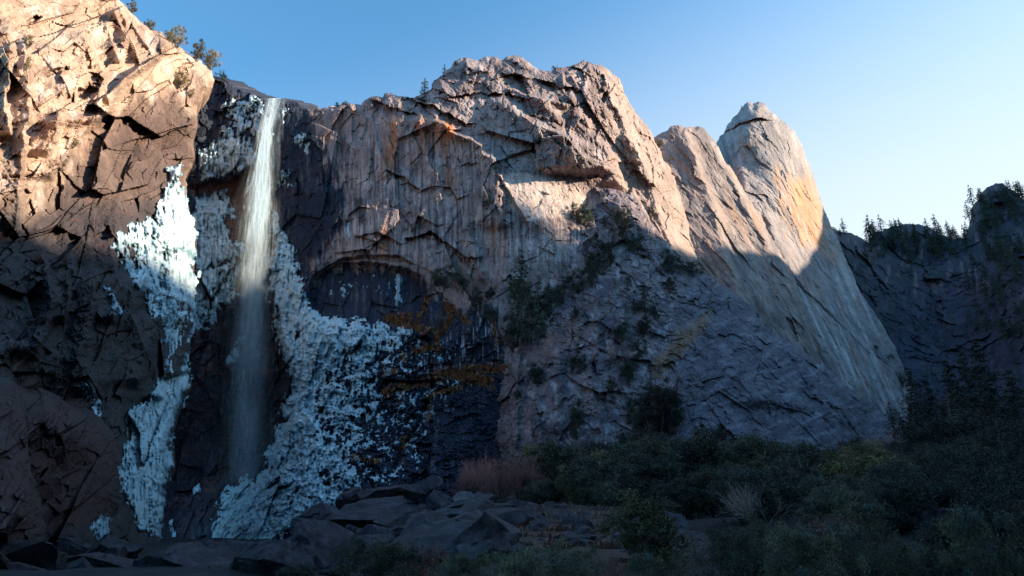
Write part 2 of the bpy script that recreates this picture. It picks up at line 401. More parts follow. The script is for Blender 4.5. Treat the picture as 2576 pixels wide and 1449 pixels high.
A = Sheet(A_POLY, A_CTRL, A_RIBS, [(34, 10, .0), (15, 5.0, .03), (6.5, 1.8, .08), (2.4, .6, .12)], 1, 26, 16, (5, 55), A_BASIS, a_extra, (2, 26), .7)

C_SKY = [(330, 150), (545, 196), (570, 207), (600, 222), (640, 236), (664, 250), (716, 250), (722, 255), (752, 260), (766, 272), (800, 273), (832, 272), (850, 266), (868, 259), (890, 261), (906, 268), (918, 252), (934, 243), (948, 243), (960, 250),
         (966, 236), (976, 232), (986, 240), (1010, 243), (1040, 246), (1060, 238), (1082, 225), (1090, 206), (1104, 196), (1124, 183), (1142, 157), (1160, 147), (1182, 148), (1204, 152),
         (1224, 141), (1244, 146), (1262, 152), (1276, 143), (1290, 139), (1313, 144), (1334, 158), (1353, 175), (1388, 177), (1400, 170), (1438, 165), (1468, 150), (1488, 159), (1513, 166), (1528, 173), (1558, 200),
         (1568, 230), (1588, 268), (1613, 300), (1633, 325), (1648, 350), (1668, 395), (1698, 450), (1713, 500), (1730, 560), (1738, 600), (1758, 655), (1790, 740), (1840, 860)]
C_POLY = C_SKY + [(1840, 1300), (1700, 1520), (330, 1520)]
C_CTRL = [(340, 300, 258), (340, 1300, 258), (450, 300, 258), (480, 700, 264), (450, 1000, 264), (450, 1400, 250),
          (560, 250, 270), (620, 500, 272), (620, 900, 270), (620, 1150, 266), (550, 1400, 236), (680, 1400, 212),
          (700, 260, 264), (760, 300, 262), (760, 600, 259), (720, 900, 252), (730, 1100, 238), (700, 1250, 222), (780, 1350, 200),
          (900, 300, 262), (900, 600, 254), (900, 850, 244), (900, 1100, 222), (900, 1250, 203),
          (1100, 250, 262), (1100, 400, 258), (1100, 600, 252), (1100, 700, 249), (1100, 900, 238), (1100, 1200, 214),
          (1250, 160, 276), (1250, 300, 264), (1250, 500, 254), (1250, 800, 238), (1250, 1150, 222), (1260, 1450, 205),
          (1450, 160, 290), (1450, 300, 276), (1450, 500, 262), (1450, 800, 248), (1500, 1200, 245),
          (1550, 250, 312), (1600, 400, 306), (1600, 600, 284), (1700, 500, 326), (1740, 640, 324), (1700, 800, 284), (1800, 1000, 290)]
C_RIBS = [([(1255, 250), (1300, 290), (1390, 330), (1440, 350), (1520, 420), (1560, 465)], 8, 70, 22, 30, 16),
          ([(1440, 250), (1480, 330), (1530, 400), (1562, 460)], 7, 45, 16, 30, 14),
          ([(1510, 170), (1545, 260), (1600, 370), (1640, 480), (1660, 560), (1700, 640)], 10, 60, 18, 30, 12),
          ([(1560, 260), (1620, 380), (1670, 500), (1700, 600), (1730, 680)], 6, 30, 24, 30, 12),
          ([(1360, 250), (1400, 300), (1440, 370), (1470, 400)], 5, 40, 16, 20, 12),
          ([(1080, 300), (1130, 330), (1200, 360), (1235, 400), (1250, 480), (1260, 560)], 7, 50, 18, 30, 16),
          ([(1060, 300), (1066, 370), (1090, 420), (1110, 500)], 3.5, 30, 9, 20, 8),
          ([(1210, 170), (1260, 220), (1330, 240), (1420, 262)], 5, 60, 14, 20, 20),
          ([(1415, 195), (1430, 220), (1440, 250)], 5, 40, 10, 14, 8),
          ([(1175, 560), (1190, 620), (1215, 700)], 4, 50, 8, 20, 12),
          ([(940, 350), (960, 400), (970, 440)], 3, 24, 6, 14, 10),
          ([(845, 480), (860, 520), (800, 640), (775, 740)], 3, 50, 10, 20, 10)]
def c_extra(u, v):
    j = 10 * uvn(u, v, 40, 40, 201)
    # arch: an alcove cut under a curved roof
    arch = [(766, 760), (778, 712), (806, 678), (850, 655), (905, 652), (950, 655), (1010, 668), (1062, 690), (1090, 740), (1060, 830), (880, 830), (800, 812)]
    d = sdf(arch, u + j, v + j)
    y = 6 * sstep(0, 16, d) * (1 - sstep(760, 830, v) * .7)
    cres = sdf([(768, 735), (785, 690), (850, 652), (905, 640), (1000, 640), (1050, 668), (1000, 662), (905, 655), (850, 662), (806, 684), (785, 715)], u + j * .6, v + j * .6)
    y = y + 3.5 * sstep(-1, 6, cres)
    # overhang line of the upper roof (960-1140, 620-640)
    for L, dp in (([(905, 590), (950, 585), (985, 600), (1010, 615)], 3), ([(1030, 600), (1080, 575), (1110, 600), (1160, 640), (1200, 650)], 5), ([(1020, 250), (1080, 262), (1150, 300), (1180, 310)], 5),
                  ([(1060, 225), (1150, 240), (1250, 232), (1330, 250)], 4), ([(980, 425), (1060, 480), (1080, 475)], 3), ([(1300, 190), (1380, 205), (1450, 230)], 4), ([(940, 250), (1000, 275), (1060, 290)], 3)):
        L = np.array(L, float); x = np.interp(u, L[:, 0], L[:, 1]) + j
        e = sstep(L[0, 0] - 20, L[0, 0] + 10, u) * (1 - sstep(L[-1, 0] - 10, L[-1, 0] + 20, u)); dv = v - x
        y = y + dp * .75 * e * (.5 + .9 * sstep(-.3, .3, uvn(u, v, 35, 60, 209))) * np.where(dv < 0, -np.exp(np.clip(dv / 14, -20, 0)) * .6, .9 * np.exp(-np.clip(dv, 0, None) / 30))
    # sunny slab shelf
    uL = np.interp(v, [400, 430, 500, 560, 620], [1240, 1252, 1292, 1330, 1350]) + .5 * j
    ev = sstep(415, 446, v + .5 * j) * (1 - sstep(540, 610, v)); x = (u - uL) / 200
    y = y + ev * sstep(-9, 1, u - uL) * (-4 + 15 * np.clip(x, 0, 1)) * (1 - sstep(1.2, 1.9, x))
    # terraces under the frozen fan and black wall
    fan = sstep(800, 900, v) * (1 - sstep(1230, 1330, u)) * sstep(620, 720, u)
    zz = (v + .28 * (u - 700) + 80 * uvn(u, v, 90, 60, 202)) / 46.
    fr = zz - np.floor(zz); y = y + fan * 2.4 * (fr ** 2.2 - .5) * -1 * sstep(-.3, .3, uvn(u, v, 60, 60, 205))
    zz2 = (v + 50 * uvn(u, v, 60, 40, 203)) / 19.; f2 = zz2 - np.floor(zz2); y = y - fan * .8 * (f2 ** 2 - .4)
    # deep slot left of the fall's plunge, boulder choked
    y = y + 6 * pmask([(600, 760), (690, 780), (720, 930), (690, 1060), (650, 1190), (560, 1190), (545, 900)], u, v, 16, 10, 204)
    # shelf that carries the upper ice
    d = sdf([(470, 470), (520, 455), (600, 440), (650, 400), (660, 440), (600, 500), (500, 520)], u + j, v + j); y = y + 5 * sstep(0, 10, d)
    # crack running down the black wall
    L = np.array([(830, 1000), (925, 1120), (1000, 1190)], float)
    dd = np.full(u.shape, 99.)
    for a_, b_ in (((1088, 985), (1060, 1060)), ((1060, 1060), (1010, 1130)), ((1010, 1130), (990, 1190)), ((1080, 860), (1088, 985))):
        a_ = np.array(a_); b_ = np.array(b_); e = b_ - a_; t = np.clip(((u - a_[0]) * e[0] + (v - a_[1]) * e[1]) / (e @ e), 0, 1)
        dd = np.minimum(dd, np.hypot(u - a_[0] - t * e[0] + j * .5, v - a_[1] - t * e[1]))
    y = y + 4 * np.exp(-(dd / 7) ** 2)
    return y
WET_AND_DIM = [(470, 120), (560, 150), (640, 190), (730, 220), (780, 260), (785, 300), (800, 340), (830, 410), (850, 460), (865, 500), (850, 560), (800, 640), (778, 715), (805, 690), (850, 672), (960, 670), (1050, 688), (1100, 740), (1150, 790), (1240, 760),
            (1260, 860), (1280, 1000), (1310, 1140), (1300, 1250), (300, 1500), (300, 900), (430, 450)]  # wet rock, plus the notch rim darkened to look less lit
def c_col(u, v, P):
    c = np.tile([.28, .215, .20], (len(u), 1))
    c = lerp(c, (.20, .145, .135), sstep(-.1, .4, uvn(u, v, 80, 60, 21)))
    c = lerp(c, (.44, .37, .34), sstep(.0, .5, uvn(u, v, 36, 60, 22)) * .6)
    st = streaks(u, v, 23); face = sstep(300, 360, v) * (1 - sstep(640, 700, v)) * (1 - sstep(1450, 1550, u))
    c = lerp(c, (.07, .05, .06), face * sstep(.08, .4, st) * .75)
    c = lerp(c, (.52, .48, .47), face * sstep(.1, .45, streaks(u, v, 24, 5, 110)) * .55)
    for (x0, x1, y0, y1, a, sd_) in ((965, 1000, 290, 420, .8, 25), (1050, 1075, 290, 380, .7, 26), (1100, 1140, 300, 400, .8, 27), (1120, 1150, 420, 500, .6, 28), (950, 975, 560, 640, .7, 29), (1230, 1270, 570, 640, .5, 30)):
        m_ = sstep(x0 - 14, x0 + 8, u) * (1 - sstep(x1 - 8, x1 + 14, u)) * sstep(y0 - 14, y0 + 20, v) * (1 - sstep(y1 - 30, y1 + 40, v))
        c = lerp(c, (.50, .19, .07), m_ * a * sstep(-.35, .3, streaks(u, v, sd_, 9, 120)))
    gy = pmask([(1250, 260), (1380, 330), (1500, 430), (1460, 440), (1280, 440), (1230, 380)], u, v, 25, 30, 31)
    c = lerp(c, (.27, .27, .28), gy * .6)
    c = lerp(c, (.5, .4, .34), pmask([(1262, 440), (1300, 436), (1380, 450), (1450, 470), (1500, 520), (1440, 540), (1330, 560), (1285, 520)], u, v, 6, 12, 311))  # shelf painted paler to stand for the sun falling on it
    rd = sstep(1500, 1560, u); c = lerp(c, (.46, .34, .26), rd * .55)
    # warm brown band below the roof
    b = pmask([(790, 700), (850, 650), (1000, 655), (1100, 690), (1200, 700), (1250, 740), (1150, 780), (1050, 700), (900, 668), (850, 676)], u, v, 10, 18, 32)
    c = lerp(c, (.30, .19, .15), b * .6 * (sdf([(780, 800), (778, 715), (805, 690), (850, 672), (960, 670), (1050, 688), (1100, 740), (1090, 830)], u, v) < 0))
    wet = pmask(WET_AND_DIM, u, v, 10, 34, 33, 14, 70)
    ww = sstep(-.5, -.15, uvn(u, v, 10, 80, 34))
    c = lerp(c, (.014, .024, .046), wet * (.78 + .22 * ww) * .97)  # wet rock; its blue sky sheen is put into this colour
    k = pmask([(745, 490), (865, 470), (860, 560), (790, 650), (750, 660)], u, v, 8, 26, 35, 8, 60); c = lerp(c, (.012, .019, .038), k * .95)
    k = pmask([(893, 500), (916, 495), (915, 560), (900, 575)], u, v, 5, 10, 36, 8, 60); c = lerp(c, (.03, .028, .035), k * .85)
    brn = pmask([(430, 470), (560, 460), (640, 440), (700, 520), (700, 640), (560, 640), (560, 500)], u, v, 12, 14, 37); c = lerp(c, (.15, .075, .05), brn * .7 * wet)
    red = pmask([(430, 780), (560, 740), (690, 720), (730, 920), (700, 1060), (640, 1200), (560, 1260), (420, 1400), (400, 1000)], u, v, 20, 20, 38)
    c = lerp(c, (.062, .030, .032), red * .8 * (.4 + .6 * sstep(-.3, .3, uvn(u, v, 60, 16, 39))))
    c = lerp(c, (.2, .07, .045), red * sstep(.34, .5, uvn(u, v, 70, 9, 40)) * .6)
    # mineral streaks on the black wall
    ws = pmask([(1130, 850), (1250, 770), (1260, 900), (1100, 960), (1040, 940)], u, v, 14, 20, 41)
    c = lerp(c, (.5, .5, .52), ws * sstep(.22, .42, streaks(u, v, 42, 4, 60)) * .8)
    return np.clip(c, .008, .9)
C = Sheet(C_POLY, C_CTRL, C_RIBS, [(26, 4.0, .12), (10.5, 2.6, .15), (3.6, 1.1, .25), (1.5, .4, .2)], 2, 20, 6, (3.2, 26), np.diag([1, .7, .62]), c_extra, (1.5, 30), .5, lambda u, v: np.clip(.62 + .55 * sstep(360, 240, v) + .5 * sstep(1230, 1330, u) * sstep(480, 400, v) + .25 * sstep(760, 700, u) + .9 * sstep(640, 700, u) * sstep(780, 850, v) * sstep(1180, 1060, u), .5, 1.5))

D_POLY = [(1560, 420), (1648, 345), (1668, 330), (1688, 319), (1708, 314), (1720, 322), (1735, 320), (1758, 316), (1773, 325), (1788, 345), (1808, 370), (1823, 405), (1848, 435), (1863, 465), (1888, 505), (1913, 540), (1936, 590), (1965, 640), (2000, 700), (2030, 800), (2080, 960), (2080, 1100), (1560, 1100)]
D_CTRL = [(1600, 400, 360), (1700, 330, 372), (1760, 330, 380), (1850, 450, 385), (1700, 500, 345), (1800, 560, 348), (1930, 600, 370), (1760, 700, 325), (1900, 750, 335), (2010, 780, 350), (1800, 950, 315), (2000, 950, 330), (2070, 1050, 340)]
D_RIBS = [([(1722, 322), (1738, 380), (1765, 440), (1788, 500), (1800, 560), (1850, 720), (1900, 900)], 9, 50, 13, 60, 7),
          ([(1790, 350), (1830, 430), (1870, 500), (1910, 580), (1950, 660), (2000, 780), (2050, 920), (2100, 1200)], 10, 60, 24, 20, 7)]
dg = math.radians(28)
SLANT = np.array([[math.cos(dg), 0, math.sin(dg)], [0, .6, 0], [-.28 * math.sin(dg), 0, .28 * math.cos(dg)]])
def d_col(u, v, P):
    c = np.tile([.30, .235, .205], (len(u), 1)); w = (v - 300) * .45
    c = lerp(c, (.20, .165, .16), sstep(-.1, .4, uvn(u - w, v, 30, 140, 51)))
    c = lerp(c, (.42, .23, .13), sstep(.2, .55, uvn(u - w, v, 14, 120, 52)) * .6)
    c = lerp(c, (.42, .36, .32), sstep(.1, .5, uvn(u - w, v, 16, 60, 53)) * .5)
    return np.clip(c, .02, .9)
D = Sheet(D_POLY, D_CTRL, D_RIBS, [(22, 2.4, .3), (8, 1.6, .35), (3, .6, .3)], 3, 18, 14, (2.6, 24), SLANT, None, (4, 34), .5)

E_POLY = [(1780, 420), (1803, 355), (1818, 335), (1830, 315), (1840, 302), (1853, 290), (1866, 272), (1872, 262), (1882, 256), (1894, 258), (1908, 254), (1922, 260), (1932, 274), (1962, 298), (1997, 330), (2014, 355), (2027, 395), (2047, 440), (2062, 490), (2077, 540), (2092, 575), (2107, 598),
          (2122, 635), (2142, 685), (2162, 730), (2182, 765), (2232, 838), (2257, 889), (2282, 950), (2305, 1004), (2315, 1074), (2330, 1110), (2340, 1200), (1780, 1200)]
E_CTRL = [(1800, 400, 462), (1890, 262, 440), (1900, 330, 432), (1850, 450, 430), (2000, 350, 452), (2050, 460, 470), (1950, 500, 418), (2050, 600, 440), (2100, 600, 458), (1950, 700, 395), (2100, 800, 402), (2200, 820, 425), (1900, 950, 365), (2150, 980, 380), (2300, 1030, 405), (2200, 1150, 372), (1850, 1150, 350)]
E_RIBS = [([(1880, 330), (1850, 400), (1880, 500), (1930, 560), (1970, 640), (2010, 720), (2080, 880), (2160, 1080)], 7, 50, 26, 60, 12),
          ([(1960, 400), (1985, 500), (2000, 590), (2040, 700), (2100, 800), (2180, 930), (2240, 1040)], 7, 60, 30, 30, 10),
          ([(2090, 650), (2140, 760), (2200, 860), (2260, 960)], 4, 30, 12, 30, 10)]
def e_extra(u, v):
    j = 5 * uvn(u, v, 30, 30, 301)
    d = v + j - (np.interp(u, [1820, 1860, 1900, 1940], [335, 312, 298, 300]))
    e = sstep(1815, 1830, u) * (1 - sstep(1925, 1950, u))
    return 5 * e * np.where(d < 0, -.5 * np.exp(np.clip(d / 20, -20, 0)), np.exp(-np.clip(d, 0, None) / 14))
def e_col(u, v, P):
    c = np.tile([.32, .275, .255], (len(u), 1)); w = np.interp(v, [250, 600, 1100], [0, 100, 330])
    c = lerp(c, (.22, .20, .20), sstep(-.1, .45, uvn(u - w, v, 34, 160, 61)))
    og = pmask([(1960, 440), (2030, 440), (2080, 570), (2090, 640), (2010, 600), (1975, 520)], u, v, 26, 34, 62, 16, 80)
    c = lerp(c, (.56, .27, .11), og * .75)
    c = lerp(c, (.52, .48, .47), sstep(.0, .4, uvn(u - w, v, 12, 200, 63)) * (.35 + .45 * sstep(600, 740, v))); c = lerp(c, (.17, .155, .17), sstep(.1, .5, uvn(u - w, v, 18, 200, 66)) * .5 * sstep(560, 700, v))
    c = lerp(c, (.36, .15, .10), sstep(.22, .5, uvn(u - w, v, 12, 110, 64)) * .75 * sstep(600, 700, v))
    rd = pmask([(1826, 330), (1850, 308), (1882, 300), (1885, 308), (1850, 318)], u, v, 4, 4, 65); c = lerp(c, (.26, .1, .08), rd * .8)
    return np.clip(c, .02, .9)
E = Sheet(E_POLY, E_CTRL, E_RIBS, [(30, 3.0, .15), (11, 1.6, .2), (3.5, .6, .25)], 4, 34, 30, (2.4, 20), SLANT, e_extra, (4, 36), .5)

F_POLY = [(1120, 1330), (1140, 1000), (1160, 800), (1230, 640), (1330, 560), (1430, 500), (1490, 470), (1560, 478), (1600, 500), (1640, 560), (1690, 630), (1740, 668), (1775, 690), (1818, 718), (1863, 747), (1903, 792), (1932, 826), (1977, 852), (2032, 892), (2082, 929), (2132, 969), (2182, 1009), (2222, 1044),
          (2282, 1094), (2330, 1125), (2420, 1160), (2420, 1330)]
F_CTRL = [(1130, 1250, 232), (1150, 900, 262), (1200, 700, 274), (1300, 600, 274), (1400, 520, 276), (1480, 480, 276), (1250, 1200, 222), (1262, 900, 238), (1345, 760, 243), (1440, 690, 250), (1560, 500, 270), (1700, 650, 262), (1350, 1100, 214), (1500, 1100, 212), (1500, 850, 232), (1600, 750, 240), (1640, 900, 228), (1650, 1120, 208), (1760, 720, 256), (1860, 770, 256), (1760, 950, 222), (1800, 1100, 206),
          (2000, 900, 248), (1950, 1080, 216), (2100, 1060, 232), (2200, 1050, 252), (2300, 1140, 250), (2400, 1250, 240)]
F_RIBS = [([(1392, 760), (1396, 860), (1410, 960), (1400, 1080)], 3, 40, 4, 20, 8), ([(1300, 900), (1305, 1000), (1296, 1110)], 3, 40, 4, 20, 8), ([(1448, 720), (1452, 800), (1445, 900)], 3, 40, 4, 20, 8), ([(1540, 600), (1548, 700), (1538, 800), (1545, 900)], 3, 40, 4, 20, 8), ([(1880, 800), (1940, 900), (2010, 1020)], 3, 50, 20, 20, 16), ([(2000, 880), (2080, 980), (2140, 1060)], 3, 50, 20, 20, 16),
          ([(1500, 740), (1502, 850), (1488, 960), (1510, 1080)], 4, 50, 5, 20, 12),
          ([(1570, 700), (1572, 800), (1560, 900)], 3.5, 50, 5, 20, 10),
          ([(1345, 980), (1352, 1060), (1362, 1120)], 3.5, 50, 5, 20, 8),
          ([(1640, 800), (1610, 880), (1560, 930), (1540, 1000)], 4, 60, 12, 20, 12),
          ([(1740, 700), (1760, 790), (1820, 900), (1900, 1010)], 4, 60, 60, 20, 16),
          ([(1580, 520), (1620, 600), (1660, 680)], 3, 40, 16, 20, 10)]
def f_col(u, v, P):
    c = np.tile([.24, .185, .18], (len(u), 1))
    c = lerp(c, (.15, .115, .13), sstep(-.15, .4, uvn(u, v, 60, 50, 71)))
    c = lerp(c, (.46, .41, .41), sstep(.12, .5, uvn(u, v, 22, 28, 72)) * .65)
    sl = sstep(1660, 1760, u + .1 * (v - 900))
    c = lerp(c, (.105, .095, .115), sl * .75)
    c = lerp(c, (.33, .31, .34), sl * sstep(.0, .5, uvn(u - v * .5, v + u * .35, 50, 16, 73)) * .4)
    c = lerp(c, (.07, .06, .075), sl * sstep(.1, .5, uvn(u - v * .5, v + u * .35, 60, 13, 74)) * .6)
    c = lerp(c, (.36, .19, .14), pmask([(1330, 880), (1450, 780), (1470, 850), (1400, 900)], u, v, 20, 20, 75) * .4)
    c = lerp(c, (.26, .14, .06), pmask([(1640, 930), (1700, 840), (1790, 780), (1760, 840), (1660, 950)], u, v, 8, 26, 76, 14, 9) * .7)
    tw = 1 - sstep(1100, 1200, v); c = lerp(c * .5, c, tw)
    return np.clip(c, .02, .9)
FSL = np.array([[.8, 0, -.35], [0, .7, 0], [.55, 0, 1.25]])
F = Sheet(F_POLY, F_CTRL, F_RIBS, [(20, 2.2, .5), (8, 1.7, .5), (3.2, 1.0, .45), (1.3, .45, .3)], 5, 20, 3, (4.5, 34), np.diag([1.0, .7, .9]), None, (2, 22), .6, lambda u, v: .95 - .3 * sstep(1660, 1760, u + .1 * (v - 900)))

G_POLY = [(2040, 560), (2108, 584), (2140, 594), (2160, 608), (2174, 618), (2186, 602), (2205, 584), (2225, 576), (2252, 568), (2300, 566), (2340, 571), (2372, 590), (2400, 604), (2428, 598), (2446, 566), (2452, 520), (2468, 492), (2486, 470), (2508, 459), (2526, 464), (2550, 480), (2590, 520), (2640, 540), (2720, 520), (2720, 1250), (2040, 1250)]
G_CTRL = [(2100, 600, 540), (2180, 640, 560), (2250, 580, 620), (2350, 580, 630), (2500, 470, 600), (2576, 520, 580), (2250, 690, 560), (2400, 690, 540), (2570, 640, 480), (2200, 800, 500), (2350, 850, 500), (2550, 850, 430), (2350, 1000, 440), (2600, 1100, 380), (2150, 1000, 470), (2700, 700, 430)]
def g_extra(u, v):
    j = 14 * uvn(u, v, 50, 50, 401)
    e = v + j - np.interp(u, [2100, 2200, 2300, 2370, 2430, 2500, 2600], [606, 642, 684, 692, 676, 640, 600])
    return np.where(e < 0, 16 * np.clip(-e / 40, 0, 1), 0)
def g_col(u, v, P):
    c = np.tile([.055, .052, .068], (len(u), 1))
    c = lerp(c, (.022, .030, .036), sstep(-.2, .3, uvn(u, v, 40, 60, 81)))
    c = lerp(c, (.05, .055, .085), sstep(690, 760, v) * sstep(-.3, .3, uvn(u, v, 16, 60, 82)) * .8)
    c = lerp(c, (.30, .18, .16), sstep(.2, .5, uvn(u, v, 14, 50, 83)) * .5 * (1 - sstep(700, 800, v)))
    return np.clip(c, .02, .9)
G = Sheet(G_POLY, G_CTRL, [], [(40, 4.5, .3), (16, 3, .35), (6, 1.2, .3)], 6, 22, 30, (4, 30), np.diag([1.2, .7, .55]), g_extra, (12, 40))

def build_cliffs():
    for nm, s, cf, m, st in (('cliff', A, a_col, M_ROCK, 2.4), ('cliff', C, c_col, M_ROCK, 2.4), ('cliff', D, d_col, M_ROCK, 2.6), ('cliff', E, e_col, M_ROCK, 2.6), ('cliff', F, f_col, M_ROCK, 2.6), ('ridge', G, g_col, M_FAR, 3)):
        o = s.build(nm, cf, m, st); tag(o, kind='structure')

# ------------------------------------------------------------ unseen hills right of the frame and behind, added to block light
def build_shade_hills():
    ys = np.r_[np.arange(-900, 0, 20.), np.arange(0, 500, 3.), np.arange(500, 700, 20.)]; xs = np.r_[np.arange(0, 1.001, .02)]
    Yg, T = np.meshgrid(ys, xs, indexing='ij'); y = Yg.ravel(); t = T.ravel()
    crest = np.interp(y, [-900, -400, 0, 76, 95, 125, 165, 208, 213, 224, 229, 248, 290, 315, 332, 379, 405, 441, 500, 700], [250, 270, 290, 306, 313, 325, 335, 344, 350, 350, 318, 308, 312, 311, 305, 291, 302, 324, 390, 430])  # crest shaped so its cast shadow ends at chosen heights on the cliffs
    cx = 480 + np.clip(y - 450, 0, 999) * .75
    crest = crest + 3.5 * fbm(np.stack([y / 22, y * 0, y * 0], -1), 4, 500)
    # t 0..0.5 the side towards the valley, 0.5..1 the back
    x = cx + (t - .5) * np.where(t < .5, 330, 900)
    prof = np.where(t < .5, (t / .5) ** 1.25, (1 - (t - .5) / .5) ** .8)
    z = -12 + (crest + 12) * prof
    p = np.stack([x, y, z], -1); p[:, 2] += fbm(p / 40, 4, 501) * 8 * (1 - np.exp(-np.abs(t - .5) * 14)); p[:, 0] += fbm(p / 50, 3, 502) * 10
    idx = np.arange(y.size).reshape(Yg.shape); q = np.stack([idx[:-1, :-1], idx[:-1, 1:], idx[1:, 1:], idx[1:, :-1]], -1).reshape(-1, 4)
    c = lerp(np.tile([.035, .045, .03], (y.size, 1)), (.13, .11, .11), sstep(0, .3, fbm(p / 30, 4, 503)))
    tag(mesh_np('shade_hill', p, q, M_FAR, c), kind='structure')
    xs = np.arange(-900, 900, 25.); t = np.arange(0, 1.01, .05)
    X, T = np.meshgrid(xs, t, indexing='ij'); x = X.ravel(); t = T.ravel()
    z = -10 + (150 + 40 * fbm(np.stack([x / 120, x * 0, x * 0], -1), 3, 504)) * np.sin(t * math.pi) ** 1.2  # unseen slope behind the camera, added to cut the sky fill
    p = np.stack([x, -70 - t * 700, z], -1); idx = np.arange(x.size).reshape(X.shape); q = np.stack([idx[:-1, :-1], idx[:-1, 1:], idx[1:, 1:], idx[1:, :-1]], -1).reshape(-1, 4)
    tag(mesh_np('shade_hill', p, q, M_FAR, np.tile([.03, .04, .028], (x.size, 1))), kind='structure')

build_ground(); build_cliffs(); build_shade_hills()

# ============================================================ ice
def ice(sheet, poly, label, T=2.2, soft=9, nz=16, lump=1.5, cover=0., step=2.5, seed=0, dens=None, su=26, sv=40, tiltl=-.3):
    P_ = np.array(poly, float); u0, v0 = P_.min(0) - 25; u1, v1 = P_.max(0) + 25
    U, Vv = np.meshgrid(np.arange(u0, u1, step), np.arange(v0, v1, step)); u, v = U.ravel(), Vv.ravel()
    m = sstep(-soft, soft * 1.6, sdf(poly, u, v) + nz * uvn(u, v, su, sv, 600 + seed))
    live = m > 0
    th = np.full(u.size, -9.); Y = np.full(u.size, 300.)
    ul, vl = u[live], v[live]
    Yr, d = sheet.depth(ul, vl); Yb, _ = sheet.base(ul, vl); P = at(ul, vl, Yr)
    b2 = 1 - 2.2 * np.abs(fbm(P / np.array([1.9, 1.9, 2.6]), 3, 620 + seed, .55))
    fl = fbm(P / np.array([1.3, 1.3, 16]), 4, 615 + seed, .6); fl2 = fbm(P / np.array([.8, .8, 7]), 3, 617 + seed, .6)
    led = 0
    for S, am, k in ((86., 1.3, 0), (40., 1.1, 1), (18., .6, 2)):
        ph = (vl - tiltl * ul + S * 1.4 * uvn(ul, vl, S * 1.5, S * 1.7, 670 + seed + k, 4) + S * .12 * uvn(ul, vl, 8, 8, 680 + seed + k, 3)) / S
        f = ph - np.floor(ph); ln = .5 + .9 * fl
        led = led + am * (sstep(0, .09, f) * (1 - .35 * sstep(.1, .4, f)) * (1 - sstep(ln, ln + .25, f)) - .45)
    t = (m[live] - .5) * 2 * T + lump * (.8 * led + .75 * fl + .4 * fl2 + .05 * b2) + cover
    g = (sheet.depth(ul, vl - 7)[0] - sheet.depth(ul, vl + 7)[0]) / 14     # >0 where the rock steps out: an upward face
    up = sstep(-.05, .40, g) - .9 * sstep(.02, .4, -g)
    t = t + 1.3 * up
    if dens is not None: t = t - dens(ul, vl)
    s = .6 * np.clip(t / 2, 0, 1); Y[live] = Yr + (Yb - Yr) * s * .35 - np.maximum(np.where(t > 1, 1 + (t - 1) * .55, t), -.6); th[live] = t; UP = np.zeros(u.size); UP[live] = up
    idx = np.arange(u.size).reshape(U.shape); q = np.stack([idx[:-1, :-1], idx[1:, :-1], idx[1:, 1:], idx[:-1, 1:]], -1).reshape(-1, 4)
    q = q[(th[q] > -.6).all(1) & (th[q] > 0).any(1)]
    used = np.unique(q); mp = np.full(u.size, -1); mp[used] = np.arange(len(used)); q = mp[q]; u, v, Y, th, UP = u[used], v[used], Y[used], th[used], UP[used]
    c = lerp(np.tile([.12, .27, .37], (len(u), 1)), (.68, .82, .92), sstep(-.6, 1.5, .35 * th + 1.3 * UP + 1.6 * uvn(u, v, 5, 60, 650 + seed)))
    P = at(u, v, Y)
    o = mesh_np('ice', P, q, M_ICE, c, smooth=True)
    if seed in (17, 18): o.name = 'frost'; tag(o, label, 'frost', kind='stuff')
    else: tag(o, label, 'ice', 'frozen spray on the canyon walls')
    return o

ice(C, [(560, 262), (575, 250), (600, 246), (640, 246), (690, 262), (718, 262), (722, 285), (712, 300), (690, 330), (655, 335), (645, 350), (648, 420), (600, 440), (555, 456), (508, 450), (495, 430), (498, 380), (540, 350), (555, 330), (575, 300)], 'bright snowy ice on the high ledge just left of the waterfall lip', 1.6, 7, 18, 1.2, .1, seed=1,
    dens=lambda u, v: 1.6 * (1 - sstep(330, 380, v)) * sstep(-.2, .3, uvn(u, v, 30, 30, 660)))
ice(C, [(545, 478), (578, 468), (560, 500), (590, 525), (588, 548), (568, 560), (582, 600), (618, 618), (612, 645), (560, 660), (490, 695), (476, 640), (470, 540), (500, 500)], 'fluted white ice below the brown ledge, between buttress and waterfall', 1.5, 8, 16, 1.1, 0, seed=2)
ice(C, [(470, 700), (540, 665), (600, 650), (612, 680), (596, 735), (558, 790), (520, 832), (470, 850)], 'lowest grey-white ice tongue left of the waterfall, tapering to a point', 1.1, 8, 16, 1.0, -.1, seed=3)
def ad(u, v): return -.9 + 1.9 * sstep(.0, .45, uvn(u, v, 40, 60, 661)) * (1 - .7 * sstep(410, 450, u) * (v < 900)) + 1.2 * sstep(400, 330, u) * (v < 760)
ice(A, [(440, 418), (452, 430), (462, 500), (482, 560), (494, 600), (487, 700), (488, 800), (474, 850), (455, 890), (430, 850), (400, 800), (362, 742), (330, 700), (285, 620), (300, 590), (350, 545), (395, 560), (415, 500)], 'dazzling white ice sheathing the right edge of the sunlit left buttress', 1.3, 8, 24, .9, .75, seed=4, dens=ad)
ice(A, [(415, 820), (470, 840), (478, 970), (462, 1010), (436, 1080), (426, 1130), (430, 1180), (412, 1240), (408, 1290), (395, 1350), (370, 1360), (335, 1290), (308, 1240), (316, 1100), (330, 1030), (385, 1000), (405, 940), (430, 890)], 'blue shaded icefall down the foot of the left buttress', 1.5, 8, 16, 1.0, .75, seed=5, dens=lambda u, v: .45 * ad(u, v))
ice(A, [(262, 720), (290, 735), (315, 790), (300, 800), (280, 760)], 'thin icy streak on the dark rock well left of the main ice', .8, 5, 10, .9, -.2, seed=6)
